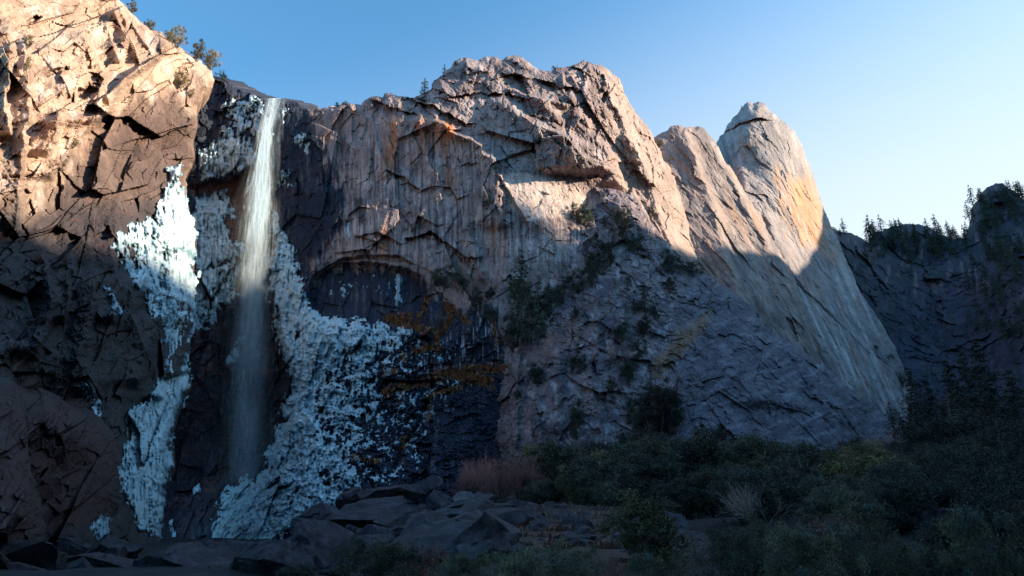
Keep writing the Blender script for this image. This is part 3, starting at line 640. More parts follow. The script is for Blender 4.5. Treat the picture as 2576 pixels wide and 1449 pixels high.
ice(A, [(220, 1330), (255, 1290), (278, 1300), (274, 1390), (250, 1395), (236, 1345)], 'small ice tongue beside the brown slab near the lower left', .8, 5, 8, .9, 0, seed=7)
ice(A, [(190, 930), (215, 960), (262, 1020), (250, 1045), (205, 985)], 'narrow snowy ledge above the brown slab', .7, 5, 8, .9, -.1, seed=8)
def fand(u, v):
    x = (u - np.interp(v, [800, 900, 1000, 1100, 1200, 1400], [900, 850, 800, 770, 760, 760])) / 300
    return -1.6 + 4.9 * sstep(-.3, 1., x) + 1.6 * sstep(-.1, .4, uvn(u, v, 60, 70, 662)) * sstep(780, 850, v)
ice(C, [(690, 545), (702, 562), (718, 605), (742, 652), (762, 722), (782, 780), (830, 800), (900, 806), (965, 812), (1050, 830), (1110, 900), (1110, 960), (1140, 1020), (1100, 1120), (1040, 1220), (960, 1250), (850, 1290), (740, 1335), (680, 1372),
        (618, 1392), (540, 1380), (535, 1330), (552, 1290), (562, 1240), (600, 1210), (650, 1203), (668, 1150), (692, 1090), (702, 1060), (720, 1010), (734, 960), (720, 915), (700, 860), (692, 820), (702, 780), (682, 750), (678, 640), (682, 600)],
    'huge blue-white frozen fan spreading right of the waterfall down to the pool', 2.0, 9, 22, 1.3, -.45, 2.4, 9, fand)
ice(C, [(735, 330), (790, 360), (770, 385), (730, 350)], 'faint ice patch beside the top of the waterfall', .6, 8, 14, .9, -.5, seed=10)
ice(C, [(700, 425), (728, 432), (730, 465), (705, 462)], 'icy splash patch on the black rock right of the upper waterfall', .6, 8, 12, .9, -.3, seed=11)
ice(C, [(871, 560), (879, 560), (880, 600), (873, 612)], 'slim pale-blue icicle streak on the central wall', .6, 3, 4, .4, 0, seed=12, step=2)
ice(C, [(995, 690), (1006, 690), (1010, 760), (996, 768)], 'dripping icicle column under the rock arch', .5, 4, 8, .5, -.1, seed=13, step=2)
ice(C, [(540, 905), (575, 890), (600, 850), (622, 830), (620, 860), (598, 905), (566, 918)], 'hooked ice patch behind the falling water', .7, 4, 7, .8, -.1, seed=14)
ice(C, [(486, 1230), (502, 1216), (504, 1240), (488, 1246)], 'little white ice nub between the icefall and the pool', .7, 3, 4, .4, .1, seed=15)
ice(C, [(430, 1310), (452, 1370), (478, 1392), (440, 1385)], 'snow wedge in the gully left of the pool', .7, 5, 6, .6, .1, seed=16)
ice(C, [(800, 735), (850, 712), (930, 700), (985, 712), (975, 735), (900, 745), (830, 750)], 'scattered frost flecks on the black wall inside the arch', .2, 10, 14, 1.0, -1.1, seed=17)
ice(C, [(1030, 830), (1120, 860), (1180, 930), (1150, 1010), (1100, 1060), (1060, 1160), (1000, 1220), (930, 1230), (960, 1100), (1000, 960)], 'lacy frost veins on the black wall right of the frozen fan', .6, 20, 24, 1.2, -1.55, 2.4, 18)

# ============================================================ water
def water_mat():
    m, n, l, b = mat_new('falling_water'); n.remove(b)
    co = n.new('ShaderNodeTexCoord'); a = n.new('ShaderNodeVertexColor'); a.layer_name = 'Col'
    mp = n.new('ShaderNodeMapping'); mp.inputs['Scale'].default_value = (1, 1, .03); l.new(co.outputs['Object'], mp.inputs[0])
    x = n.new('ShaderNodeTexNoise'); x.inputs['Scale'].default_value = .9; x.inputs['Detail'].default_value = 7; x.inputs['Roughness'].default_value = .65; l.new(mp.outputs[0], x.inputs[0])
    mp2 = n.new('ShaderNodeMapping'); mp2.inputs['Scale'].default_value = (1, 1, .25); l.new(co.outputs['Object'], mp2.inputs[0])
    y = n.new('ShaderNodeTexNoise'); y.inputs['Scale'].default_value = .35; y.inputs['Detail'].default_value = 6; l.new(mp2.outputs[0], y.inputs[0])
    r = n.new('ShaderNodeMapRange'); r.inputs[1].default_value = .32; r.inputs[2].default_value = .68; l.new(x.outputs['Fac'], r.inputs[0])
    r2 = n.new('ShaderNodeMapRange'); r2.inputs[1].default_value = .3; r2.inputs[2].default_value = .7; r2.inputs[3].default_value = .5; r2.inputs[4].default_value = 1.3; l.new(y.outputs['Fac'], r2.inputs[0])
    m1 = n.new('ShaderNodeMath'); m1.operation = 'MULTIPLY'; l.new(r.outputs[0], m1.inputs[0]); l.new(r2.outputs[0], m1.inputs[1])
    m2 = n.new('ShaderNodeMath'); m2.operation = 'MULTIPLY'; m2.use_clamp = True; l.new(m1.outputs[0], m2.inputs[0]); l.new(a.outputs['Color'], m2.inputs[1])
    bz = n.new('ShaderNodeTexNoise'); bz.inputs['Scale'].default_value = 3; bz.inputs['Detail'].default_value = 5; l.new(co.outputs['Object'], bz.inputs[0])
    bu = n.new('ShaderNodeBump'); bu.inputs['Strength'].default_value = .6; bu.inputs['Distance'].default_value = 1; l.new(bz.outputs['Fac'], bu.inputs['Height'])
    df = n.new('ShaderNodeBsdfDiffuse'); df.inputs[0].default_value = (.80, .91, 1.0, 1); tl = n.new('ShaderNodeBsdfTranslucent'); tl.inputs[0].default_value = (.80, .91, 1.0, 1)
    mx = n.new('ShaderNodeMixShader'); mx.inputs[0].default_value = .5; l.new(df.outputs[0], mx.inputs[1]); l.new(tl.outputs[0], mx.inputs[2])
    l.new(bu.outputs[0], df.inputs['Normal']); l.new(bu.outputs[0], tl.inputs['Normal'])
    tr = n.new('ShaderNodeBsdfTransparent'); m3 = n.new('ShaderNodeMixShader'); l.new(m2.outputs[0], m3.inputs[0]); l.new(tr.outputs[0], m3.inputs[1]); l.new(mx.outputs[0], m3.inputs[2])
    l.new(m3.outputs[0], n['Material Output'].inputs[0]); return m
M_WATER = water_mat()
def build_fall():
    vv = np.arange(247, 1235, 6.)
    cu = np.interp(vv, [247, 270, 330, 430, 520, 640, 760, 900, 1050, 1235], [690, 683, 667, 659, 652, 642, 634, 626, 620, 616])
    hw = np.interp(vv, [247, 270, 330, 430, 520, 640, 760, 900, 1050, 1235], [24, 17, 16, 25, 36, 42, 50, 60, 68, 72])
    dn = np.interp(vv, [247, 300, 330, 400, 560, 620, 760, 900, 1050, 1190, 1235], [.7, .9, 1.2, 1.2, .9, .48, .27, .22, .18, .13, .0])
    yy = np.interp(vv, [247, 300, 420, 700, 1235], [263, 255, 250, 246, 243])
    Vs, Fs, Cs = [], [], []; o = 0
    q = np.linspace(-1, 1, 221)
    for k, (sc, off, den) in enumerate(((.5, 0, 1.6), (.75, .1, .9), (1.0, -.05, .5), (1.3, .05, .3), (1.7, .1, .17), (2.1, -.1, .1))):
        wob = 2.5 * np.sin(vv / 70 + k * 1.7)
        U = (cu + wob + off * hw)[:, None] + hw[:, None] * sc * q[None]
        Yd = yy[:, None] + q[None] * sc * hw[:, None] * .15 * 1.15 - k * .45 + (.12 + .03 * k) * np.sin(q[None] * (14 + 5 * k) + 3 * np.sin(vv / 60 + k)[:, None] + 2.2 * np.sin(q * 9 + k)[None])
        VV = np.repeat(vv[:, None], len(q), 1)
        P = at(U.ravel(), VV.ravel(), Yd.ravel())
        al = den * dn[:, None] * (1 - q[None] ** 2) ** 1.5
        idx = np.arange(P.shape[0]).reshape(U.shape) + o; o += P.shape[0]
        Fs.append(np.stack([idx[:-1, :-1], idx[1:, :-1], idx[1:, 1:], idx[:-1, 1:]], -1).reshape(-1, 4)); Vs.append(P); Cs.append(np.repeat(al.ravel()[:, None], 3, 1))
    # side strands over the lip to the right
    for k, (u0, u1, w0, w1, vb, den) in enumerate(((700, 692, 7, 14, 470, .6), (712, 706, 4, 8, 360, .5), (676, 668, 6, 10, 340, .8))):
        v2 = np.arange(248, vb, 6.); t = (v2 - 248) / (vb - 248)
        U = (u0 + (u1 - u0) * t)[:, None] + (w0 + (w1 - w0) * t)[:, None] * q[None]; Yd = np.repeat((261 - 8 * t)[:, None], len(q), 1) - 2 * np.sqrt(1 - q * q)[None]
        P = at(U.ravel(), np.repeat(v2[:, None], len(q), 1).ravel(), Yd.ravel()); al = den * ((1 - t) ** .6)[:, None] * (1 - np.abs(q[None]) ** 2)
        idx = np.arange(P.shape[0]).reshape(U.shape) + o; o += P.shape[0]
        Fs.append(np.stack([idx[:-1, :-1], idx[1:, :-1], idx[1:, 1:], idx[:-1, 1:]], -1).reshape(-1, 4)); Vs.append(P); Cs.append(np.repeat(al.ravel()[:, None], 3, 1))
    # thousands of separate strands turned every way, so that the sun catches them
    r = np.random.default_rng(3); n = 5200; v0 = 248 + 960 * r.random(n) ** 1.35; ln = r.uniform(14, 90, n); qq = np.clip(r.normal(0, .42, n), -1.2, 1.2); kk = np.linspace(0, 1, 6)
    vs = v0[:, None] + ln[:, None] * kk; uc = np.interp(vs, vv, cu) + qq[:, None] * np.interp(vs, vv, hw) + r.normal(0, 1, (n, 1)) * kk
    Yc = np.interp(vs, vv, yy) - 1.5 + qq[:, None] * np.interp(vs, vv, hw) * .17 + r.uniform(-2, 2, (n, 1))
    P = at(uc.ravel(), vs.ravel(), Yc.ravel()).reshape(n, 6, 3); a = r.normal(.8, .5, n); side = np.stack([np.cos(a), np.sin(a), np.zeros(n)], -1)[:, None] * (r.uniform(.08, .5, n)[:, None] * np.sin(np.pi * (kk * .9 + .05))[None])[..., None]
    al = (np.interp(vs, vv, dn) ** 1.2 * .75 * (1.1 - .5 * np.abs(qq[:, None])) * np.sin(np.pi * (kk * .9 + .05)) * r.uniform(.3, 1, (n, 1)))
    Vr = np.stack([P - side, P + side], 2).reshape(-1, 3); b = (np.arange(n)[:, None] * 12 + np.arange(5)[None] * 2).ravel() + o
    Fs.append(np.stack([b, b + 1, b + 3, b + 2], -1)); Vs.append(Vr); Cs.append(np.repeat(np.repeat(al.ravel(), 2)[:, None], 3, 1)); o += len(Vr)
    w = mesh_np('waterfall', np.concatenate(Vs), np.concatenate(Fs), M_WATER, np.concatenate(Cs), smooth=True)
    w.name = 'strands'; root = empty('waterfall', tuple(at(616, 1235, 243))); w.parent = root; w.matrix_parent_inverse.identity(); w.location = [-k for k in root.location]
    tag(root, 'tall white ribbon waterfall dropping from the notch between the cliffs', 'waterfall')
build_fall()

# ============================================================ growing things and boulders
RNG = np.random.default_rng(7)
def tube(pts, rad, n=5):
    pts = np.array(pts, float); k = len(pts); V = []
    for i in range(k):
        t = pts[min(i + 1, k - 1)] - pts[max(i - 1, 0)]; t /= np.linalg.norm(t) + 1e-9
        a = np.cross(t, [.31, .95, .1]); a /= np.linalg.norm(a) + 1e-9; b = np.cross(t, a)
        w = np.linspace(0, 2 * math.pi, n, endpoint=False)
        V.append(pts[i] + rad[i] * (np.cos(w)[:, None] * a + np.sin(w)[:, None] * b))
    V = np.concatenate(V); F = []
    for i in range(k - 1):
        for j in range(n): F.append((i * n + j, i * n + (j + 1) % n, (i + 1) * n + (j + 1) % n, (i + 1) * n + j))
    return V, np.array(F)
def join(L):
    Vs, Fs, o = [], [], 0
    for V, F in L: Vs.append(V); Fs.append(F + o); o += len(V)
    return np.concatenate(Vs), np.concatenate(Fs)
def leaves(C, size, r, asp=.45, up=.3, cols=None):
    """one rhombic leaf at each centre"""
    n = len(C); d = r.normal(size=(n, 3)); d[:, 2] += up; d /= np.linalg.norm(d, axis=1)[:, None]
    a = r.normal(size=(n, 3)); s = np.cross(d, a); s /= np.linalg.norm(s, axis=1)[:, None]
    L = (size * r.uniform(.6, 1.35, n))[:, None]
    V = np.stack([C - d * L * .5, C + s * L * asp * .5, C + d * L * .5, C - s * L * asp * .5], 1).reshape(-1, 3)
    F = np.arange(4 * n).reshape(n, 4)
    return V, F, (None if cols is None else np.repeat(cols, 4, 0))

def make_bush(name, seed, nclump, nleaf, size, pal, label, cat, rx=.55, top=1.0, low=.12, rag=.16, limbs=9):
    r = np.random.default_rng(seed); root = empty(name); CL, SP, TB = [], [], []
    sub = 7
    hub = [np.array([r.normal(0, rx * .35), r.normal(0, rx * .35), r.uniform(.45, .8) * top]) for _ in range(sub)]
    for i in range(nclump):
        h = hub[r.integers(sub)]; d = r.normal(size=3); d /= np.linalg.norm(d)
        p = h + d * np.array([rx * .62, rx * .62, .34]) * r.uniform(.55, 1.0) ** .5
        p[2] = max(p[2], low * r.uniform(.8, 1.8)) if r.random() < .8 else r.uniform(.05, .5); CL.append(p)
    CL = np.array(CL)
    P = []; K = []
    for i, c in enumerate(CL):
        m = int(nleaf * r.uniform(.6, 1.4)); P.append(c + r.normal(size=(m, 3)) * np.array([1, 1, .75]) * rag * r.uniform(.22, .5))
        b = np.array(pal[r.integers(len(pal))]) * r.uniform(.6, 1.5); K.append(b * r.uniform(.65, 1.4, (m, 1)) * (1 + r.normal(size=(m, 3)) * .06))
    V, F, Cc = leaves(np.concatenate(P), size, r, cols=np.clip(np.concatenate(K), .004, 1))
    f = mesh_np('foliage', V, F, M_LEAF, Cc, parent=root)
    for i in r.choice(len(CL), min(limbs, len(CL)), replace=False):
        c = CL[i]; b0 = np.array([r.normal(0, .03), r.normal(0, .03), -.06]); mid = b0 * .4 + c * .5 + r.normal(0, .04, 3)
        TB.append(tube([b0, mid, c, c + (c - mid) * .3], [.018, .012, .006, .002], 5))
    V, F = join(TB); mesh_np('stem', V, F, M_BARK, parent=root)
    tag(root, label, cat); return root

def make_bare(name, seed, n, pal, label, cat, spread=.5, width=.005):
    """leafless shrub: a thicket of forking twigs"""
    r = np.random.default_rng(seed); root = empty(name); TB, TW = [], []
    def grow(p, d, L, w, lev):
        q = p + d * L * .5 + r.normal(0, .02, 3) * L; e = q + (d + r.normal(0, .16, 3)) * L * .5
        (TB if lev < 2 else TW).append(tube([p, q, e], [w, w * .75, w * .5], 3 if lev > 1 else 5))
        if lev < 4:
            for k in range(3 if lev else 4):
                dd = d + r.normal(0, .42, 3); dd[2] += .12; dd /= np.linalg.norm(dd); grow(p + (e - p) * r.uniform(.45, 1), dd, L * r.uniform(.55, .8), w * .5, lev + 1)
    for k in range(n):
        a = r.uniform(0, 6.28); d = np.array([math.cos(a) * spread, math.sin(a) * spread, 1]); d /= np.linalg.norm(d)
        grow(np.array([math.cos(a), math.sin(a), -.3]) * .06, d, .42, width * 2.2, 0)
    V, F = join(TW); c = np.tile(pal[0], (len(V), 1)) * r.uniform(.7, 1.4, (len(V), 1)); mesh_np('twigs', V, F, M_TWIG, c, parent=root)
    V, F = join(TB); mesh_np('stem', V, F, M_BARK, parent=root)
    tag(root, label, cat); return root

def make_conifer(name, seed, tiers, per, pal, label, cat='conifer', w=.2, bare=.12, size=.03, dens=14, gap=.0, trunk=.014):
    r = np.random.default_rng(seed); root = empty(name)
    lean = r.normal(0, .02, 2)
    def ax(z): return np.array([lean[0] * z + .008 * math.sin(z * 9 + seed), lean[1] * z, z])
    V, F = tube([ax(z) for z in np.linspace(-.04, .985, 9)], np.linspace(trunk, .002, 9), 7); mesh_np('trunk', V, F, M_BARK, parent=root)
    P, K, TB = [], [], []
    for t in range(tiers):
        z = bare + (1 - bare) * (t + r.uniform(-.3, .3)) / tiers
        L = w * (1 - (z - bare) / (1 - bare)) ** .8 * r.uniform(.75, 1.15) + .012
        if z < bare + .15: L *= .55 + 3 * max(0, z - bare)
        for k in range(per):
            if r.random() < gap: continue
            a = r.uniform(0, 6.283); l = L * r.uniform(.55, 1.2); dr = r.uniform(-.42, .02)
            b = ax(z); e = b + l * np.array([math.cos(a), math.sin(a), dr]); TB.append(tube([b, (b + e) / 2 + [0, 0, .01], e], [.0035, .0022, .0008], 3))
            m = max(3, int(dens * l / w * 1.3)); s = r.uniform(.15, 1.05, m)[:, None]
            pts = b + (e - b) * s + r.normal(size=(m, 3)) * np.array([.16, .16, .09]) * l * (1.1 - s * .5)
            P.append(pts); c = np.array(pal[r.integers(len(pal))]) * r.uniform(.55, 1.45); K.append(c * r.uniform(.7, 1.3, (m, 1)))
    V, F, Cc = leaves(np.concatenate(P), size, r, .38, -.1, np.clip(np.concatenate(K), .003, 1)); mesh_np('crown', V, F, M_NEEDLE, Cc, parent=root)
    V, F = join(TB); mesh_np('branches', V, F, M_BARK, parent=root)
    tag(root, label, cat); return root

SHEETS = [A, C, D, E, F, G]
def wall_at(u, v):
    """the rock surface seen at (u, v)"""
    u = np.atleast_1d(np.asarray(u, float)); v = np.atleast_1d(np.asarray(v, float)); best = np.full(u.size, 1e9)
    for s in SHEETS:
        Y, d = s.depth(u, v); best = np.where((d > -2) & (Y < best), Y, best)
    return best
YS = np.arange(9, 330, 1.5)
def ground_hit(u, v, fallback=60.):
    P = at(np.full(YS.size, u), np.full(YS.size, v), YS); below = P[:, 2] <= ground_z(P[:, 0], P[:, 1])
    return float(YS[np.argmax(below)]) if below.any() else fallback
def height_px(u, v0, v1, Y):
    return float(at(u, v1, Y)[2] - at(u, v0, Y)[2])
def width_px(w, u, v, Y):
    return float(at(u + w / 2, v, Y)[0] - at(u - w / 2, v, Y)[0])

LAUREL = [(.078, .072, .042), (.058, .060, .038), (.105, .082, .048), (.062, .070, .058)]
OAK = [(.042, .042, .032), (.034, .038, .030), (.060, .048, .034)]
OLIVE = [(.15, .12, .05), (.10, .09, .045), (.13, .085, .045)]
PINK = [(.26, .10, .09), (.18, .08, .07), (.12, .075, .055)]
DARK = [(.018, .023, .018), (.028, .030, .022), (.036, .030, .024)]
GOLD = [(.17, .13, .055), (.10, .10, .045), (.22, .15, .06)]
PROTO = {}
def proto(kind):
    if kind in PROTO: return PROTO[kind], False
    k, n = kind[:-1], int(kind[-1])
    if k == 'near': o = make_bush('bush', 100 + n, 130, 130, .034, LAUREL + [(.11, .10, .05)], 'x', 'bush', .62, .9, .1, .16)
    elif k == 'laurel': o = make_bush('bush', 110 + n, 150, 120, .04, LAUREL, 'x', 'bush', .55, .95, .08, .15)
    elif k == 'oak': o = make_bush('tree', 120 + n, 150, 120, .042, OAK, 'x', 'tree', .5, 1, .15, .16)
    elif k == 'olive': o = make_bush('bush', 130 + n, 100, 110, .042, OLIVE, 'x', 'bush', .45, 1, .1, .15)
    elif k == 'pink': o = make_bush('bush', 140 + n, 80, 80, .045, PINK, 'x', 'bush', .5, .9, .08, .17)
    elif k == 'dark': o = make_bush('tree', 150 + n, 150, 110, .044, DARK, 'x', 'tree', .6, .95, .08, .16)
    elif k == 'gold': o = make_bush('tree', 160 + n, 50, 70, .052, GOLD + [(.10, .07, .04)], 'x', 'tree', .5, .95, .15, .15)
    elif k == 'ledge': o = make_bush('shrub', 170 + n, 70, 70, .05, [(.035, .045, .03), (.05, .05, .035), (.025, .035, .025)], 'x', 'shrub', .55, .9, .08, .17)
    elif k == 'red': o = make_bare('shrub', 180 + n, 20, [(.34, .125, .105)], 'x', 'shrub', .8, .008)
    elif k == 'brown': o = make_bare('shrub', 190 + n, 9, [(.22, .14, .12)], 'x', 'shrub', .7, .007)
    elif k == 'fir': o = make_conifer('conifer', 200 + n, 34, 8, DARK, 'x', w=.24, size=.032, dens=16)
    elif k == 'pine': o = make_conifer('pine_tree', 210 + n, 26, 6, [(.035, .05, .035), (.05, .055, .035)], 'x', 'pine tree', w=.26, bare=.18, size=.036, dens=16, gap=.2)
    elif k == 'small': o = make_conifer('conifer', 220 + n, 14, 6, [(.03, .05, .035), (.04, .06, .045)], 'x', w=.28, bare=.1, size=.07, dens=9, gap=.15, trunk=.022)
    PROTO[kind] = o; return o, True
def plant(kind, u, vb, vt, label, wid=None, Y=None, group=None, where='ground', rz=None):
    """foot at (u, vb), top at vt; wid in photo pixels"""
    if Y is None: Y = float(wall_at(u, vb)[0]) - .3 if where == 'wall' else ground_hit(u, vb)
    p = at(u, vb, Y)
    if where == 'ground':
        z = float(ground_z(p[0], p[1])) - .1; top = float(at(u, vt, Y)[2]); h = max(top - z, .4); p = np.array([p[0], p[1], z])
    else: h = height_px(u, vb, vt, Y)
    o, first = proto(kind)
    base_w = {'near': 1.55, 'laurel': 1.4, 'oak': 1.3, 'olive': 1.2, 'pink': 1.3, 'dark': 1.5, 'gold': 1.3, 'ledge': 1.4, 'red': 1.5, 'brown': 1.5, 'fir': .46, 'pine': .5, 'small': .55}[kind[:-1]]
    sx = h if wid is None else width_px(wid, u, vb, Y) / base_w
    rz = RNG.uniform(0, 6.28) if rz is None else rz
    if first: o.location = p; o.rotation_euler = (0, 0, rz); o.scale = (sx, sx, h)
    else: o = copy_thing(o, tuple(p), rz, (sx, sx, h))
    o['label'] = label
    if group: o['group'] = group
    return o

# ---- brush in front of the cliff, far ones first: kind, u, foot v, top v, width, distance, label
BR = [
 ('oak0', 1600, 1235, 1092, 190, 128, 'big dark green oak crown at the foot of the cracked buttress'),
 ('oak1', 1510, 1225, 1118, 120, 120, 'dark rounded tree left of the biggest oak, behind the red twigs'),
 ('laurel0', 1690, 1240, 1120, 150, 112, 'grey-green leafy tree right of the big dark oak'),
 ('oak0', 1815, 1220, 1082, 130, 125, 'dark tree crowding the bottom of the grey slab'),
 ('oak1', 1905, 1215, 1120, 120, 128, 'dim evergreen bush under the middle of the grey slab'),
 ('laurel1', 1985, 1235, 1140, 130, 110, 'muted green bush below the grey slab, right of the dim evergreen'),
 ('brown0', 1960, 1200, 1135, 130, 122, 'bare brown thicket against the base of the grey slab'),
 ('dark0', 2160, 1230, 1105, 130, 128, 'dark scrub oak where the grey slab meets the bushes'),
 ('dark1', 2240, 1240, 1120, 170, 118, 'wide brownish-dark tree left of the pale round boulder'),
 ('dark0', 2330, 1250, 1160, 130, 105, 'dark low tree just beneath the pale round boulder'),
 ('dark1', 2460, 1260, 1120, 180, 108, 'shadowy broad tree below the tallest right-hand firs'),
 ('dark0', 2570, 1270, 1100, 170, 100, 'blackish tree at the right border of the view'),
 ('red0', 1222, 1240, 1122, 130, 118, 'leafless pink-red shrub at the foot of the black wet wall'),
 ('red1', 1312, 1255, 1122, 130, 108, 'tallest bare pink-red shrub, in front of the buttress corner'),
 ('red0', 1262, 1262, 1150, 110, 104, 'bare reddish shrub in the middle of the pink thicket'),
 ('red1', 1425, 1225, 1140, 120, 112, 'russet leafless shrub between the pink thicket and the dark oaks'),
 ('red1', 1192, 1236, 1150, 110, 112, 'leftmost low tuft of bare pink-red twigs beside the rock pile'),
 ('red0', 1362, 1246, 1148, 110, 112, 'bare pink-red shrub at the right end of the pink thicket'),
 ('red1', 1480, 1232, 1160, 110, 116, 'thin russet twigs standing just left of the dark oaks'),
 ('olive0', 1435, 1270, 1185, 80, 98, 'olive-green shrub below the russet twigs'),
 ('laurel0', 1350, 1268, 1208, 110, 99, 'low green bush right behind the two small dark boulders'),
 ('laurel1', 1475, 1285, 1195, 70, 94, 'slim green bush above the patch of dry grass'),
 ('laurel1', 1520, 1290, 1215, 80, 88, 'grey-green bush at the upper edge of the dry grass patch'),
 ('olive1', 1615, 1295, 1185, 80, 86, 'yellowish upright bush in the centre of the brush'),
 ('pink0', 1565, 1280, 1232, 60, 90, 'dusty pink leafy shrub among the green brush'),
 ('laurel0', 1745, 1345, 1200, 150, 66, 'large light-green bush in the middle of the brush belt'),
 ('laurel1', 1610, 1352, 1262, 190, 62, 'broad pale-green bush right of the pointed talus boulder'),
 ('pink1', 1825, 1330, 1262, 60, 70, 'pinkish shrub at the right flank of the light-green bush'),
 ('laurel0', 1880, 1320, 1165, 130, 74, 'tall dull green bush right of centre in the brush belt'),
 ('oak1', 1985, 1330, 1205, 130, 70, 'dark green bush behind the lower right slope'),
 ('laurel1', 2060, 1330, 1220, 130, 62, 'dull green bush near the small flat boulder at right'),
 ('oak0', 2200, 1350, 1215, 160, 56, 'dark leafy bush left of the long dark boulder at right'),
 ('dark1', 2440, 1370, 1200, 170, 52, 'very dark bush right of the long dark boulder'),
 ('red1', 2470, 1300, 1185, 150, 70, 'dim red leafless brush at far right'),
 ('near0', 950, 1470, 1352, 230, 26, 'rounded green bush in front of the big grey talus boulders'),
 ('pink0', 1075, 1440, 1368, 90, 27, 'small pinkish shrub beside the rounded foreground bush'),
 ('brown0', 1060, 1400, 1312, 120, 44, 'tangled brown bush growing out of the talus boulders'),
 ('brown1', 1020, 1385, 1335, 70, 42, 'low brown twiggy shrub at the front of the slab boulders'),
 ('near1', 1190, 1500, 1392, 180, 20, 'leafy green foreground bush left of bottom centre'),
 ('near0', 1345, 1520, 1362, 240, 17, 'broad blue-green foreground bush at bottom centre'),
 ('near2', 1480, 1510, 1385, 150, 19, 'foreground bush just right of bottom centre'),
 ('pink1', 1545, 1480, 1392, 90, 23, 'rosy-leaved foreground shrub before the flat dark boulder'),
 ('near1', 1660, 1530, 1398, 180, 16, 'low foreground bush under the flat dark boulder'),
 ('near2', 1835, 1520, 1345, 220, 18, 'dense foreground bush right of the flat dark boulder'),
 ('near0', 1975, 1500, 1300, 200, 22, 'tall foreground bush with reddish tips at lower right'),
 ('near1', 2080, 1540, 1330, 260, 15, 'silvery-green foreground bush at the bottom, right of centre'),
 ('near2', 2230, 1520, 1335, 240, 18, 'dark foreground bush under the long dark boulder'),
 ('near0', 2350, 1540, 1350, 220, 15, 'shaded foreground bush, second from the bottom right corner'),
 ('near1', 2510, 1540, 1290, 260, 16, 'black-green foreground bush filling the bottom right corner'),
 ('oak1', 760, 1470, 1420, 110, 30, 'dark leafy sprig at the bottom edge below the wedge-shaped boulder'),
]
for k, u, vb, vt, w, Y, lab in BR: plant(k, u, vb, vt, lab, w, Y, 'brush below the cliffs')

r_ = np.random.default_rng(55); n = 0
FILL = {'laurel0': 'green laurel-like bush inside the dense thicket', 'laurel1': 'green laurel-like bush inside the dense thicket', 'oak0': 'dark oak scrub inside the dense thicket', 'oak1': 'dark oak scrub inside the dense thicket', 'dark0': 'blackish scrub bush in the shaded right-hand thicket', 'dark1': 'blackish scrub bush in the shaded right-hand thicket',
        'olive0': 'olive bush inside the dense thicket', 'pink0': 'rosy leafy shrub inside the dense thicket', 'brown0': 'bare brown shrub inside the dense thicket', 'red0': 'bare reddish shrub inside the dense thicket'}
while n < 175:
    u = r_.uniform(1330, 2850); Y = r_.uniform(28, 130) if r_.random() < .6 else r_.uniform(90, 130); p = at(u, 1300, Y)
    if u < 1600 and Y < 96: continue
    if u < 1480 and Y < 106: continue
    if 1550 < u < 1800 and 36 < Y < 52: continue
    x = r_.random()
    k = ('dark%d' % r_.integers(2) if x < .6 else 'oak%d' % r_.integers(2) if x < .8 else 'red0' if x < .93 else 'brown0') if u > 2250 else ('laurel%d' % r_.integers(2) if x < .28 else 'oak%d' % r_.integers(2) if x < .48 else 'olive0' if x < .66 else 'pink0' if x < .76 else 'brown0')
    h = r_.uniform(.03, .085) * Y + .5; b = ground_z(p[0] * 1.0, p[1])
    tt = math.tan(math.atan2(float(b) - CAMZ, math.hypot(p[1], 0)) - PITCH); vb = H / 2 - tt * FPX
    tt = math.tan(math.atan2(float(b) + h - CAMZ, p[1]) - PITCH); vt = H / 2 - tt * FPX
    plant(k, u, vb, vt, FILL[k], (vb - vt) * 1.45, Y, 'filler brush of the thicket'.replace('filler ', '')); n += 1
# ---- firs at the right
for k, u, vb, vt, w, Y, lab in [
 ('fir0', 2330, 1160, 930, 110, 165, 'tallest dark fir left of the dead trunk, before the slabs'),
 ('fir1', 2378, 1170, 960, 100, 158, 'dark fir directly behind the dead leaning trunk'),
 ('pine0', 2255, 1110, 1008, 70, 200, 'lone thin pine on the foot of the grey slab'),
 ('fir2', 2430, 1180, 905, 120, 170, 'dark fir right of the dead trunk'),
 ('fir0', 2490, 1200, 880, 130, 168, 'dark fir in the middle of the right-hand wood'),
 ('fir1', 2550, 1220, 850, 140, 160, 'tallest dark fir at the right border'),
 ('fir2', 2460, 1200, 960, 120, 150, 'shorter dark fir before the right-hand wood'),
 ('fir1', 2590, 1200, 930, 140, 145, 'dark fir cut off by the right border'),
 ('fir0', 2410, 1190, 1010, 110, 140, 'small dark fir at the foot of the dead trunk'),
 ('fir2', 2530, 1230, 990, 140, 135, 'front dark fir at lower right'),
 ('fir2', 2305, 1130, 1010, 60, 175, 'slim dark fir on the left flank of the right-hand wood'),
 ('fir1', 2285, 1140, 1050, 60, 168, 'short dark fir beside the pale round boulder')]:
    plant(k, u, vb, vt, lab, w, Y, 'firs at the right', where='free')
def dead_tree():
    Y = 134.; root = empty('dead_tree', tuple(at(2404, 1165, Y))); b = at(2404, 1165, Y); t = at(2383, 985, Y) - b; r = np.random.default_rng(5)
    V, F = tube([t * k + np.array([.12 * math.sin(k * 6), 0, 0]) for k in np.linspace(0, 1, 8)], np.linspace(.38, .06, 8), 7)
    mb = bark_mat('red_bark', (.13, .06, .045)); mesh_np('trunk', V, F, mb, parent=root)
    L = []
    for k in range(34):
        s = r.uniform(.15, .98); a = r.uniform(0, 6.28); l = r.uniform(.7, 2.6); b0 = t * s; d = np.array([math.cos(a), math.sin(a), r.uniform(-.5, .2)]); L.append(tube([b0, b0 + d * l * .5, b0 + d * l + [0, 0, -.2]], [.06, .04, .015], 4))
    V, F = join(L); mesh_np('branches', V, F, mb, parent=root); tag(root, 'dead leaning reddish trunk with bare stubs before the dark firs', 'dead tree')
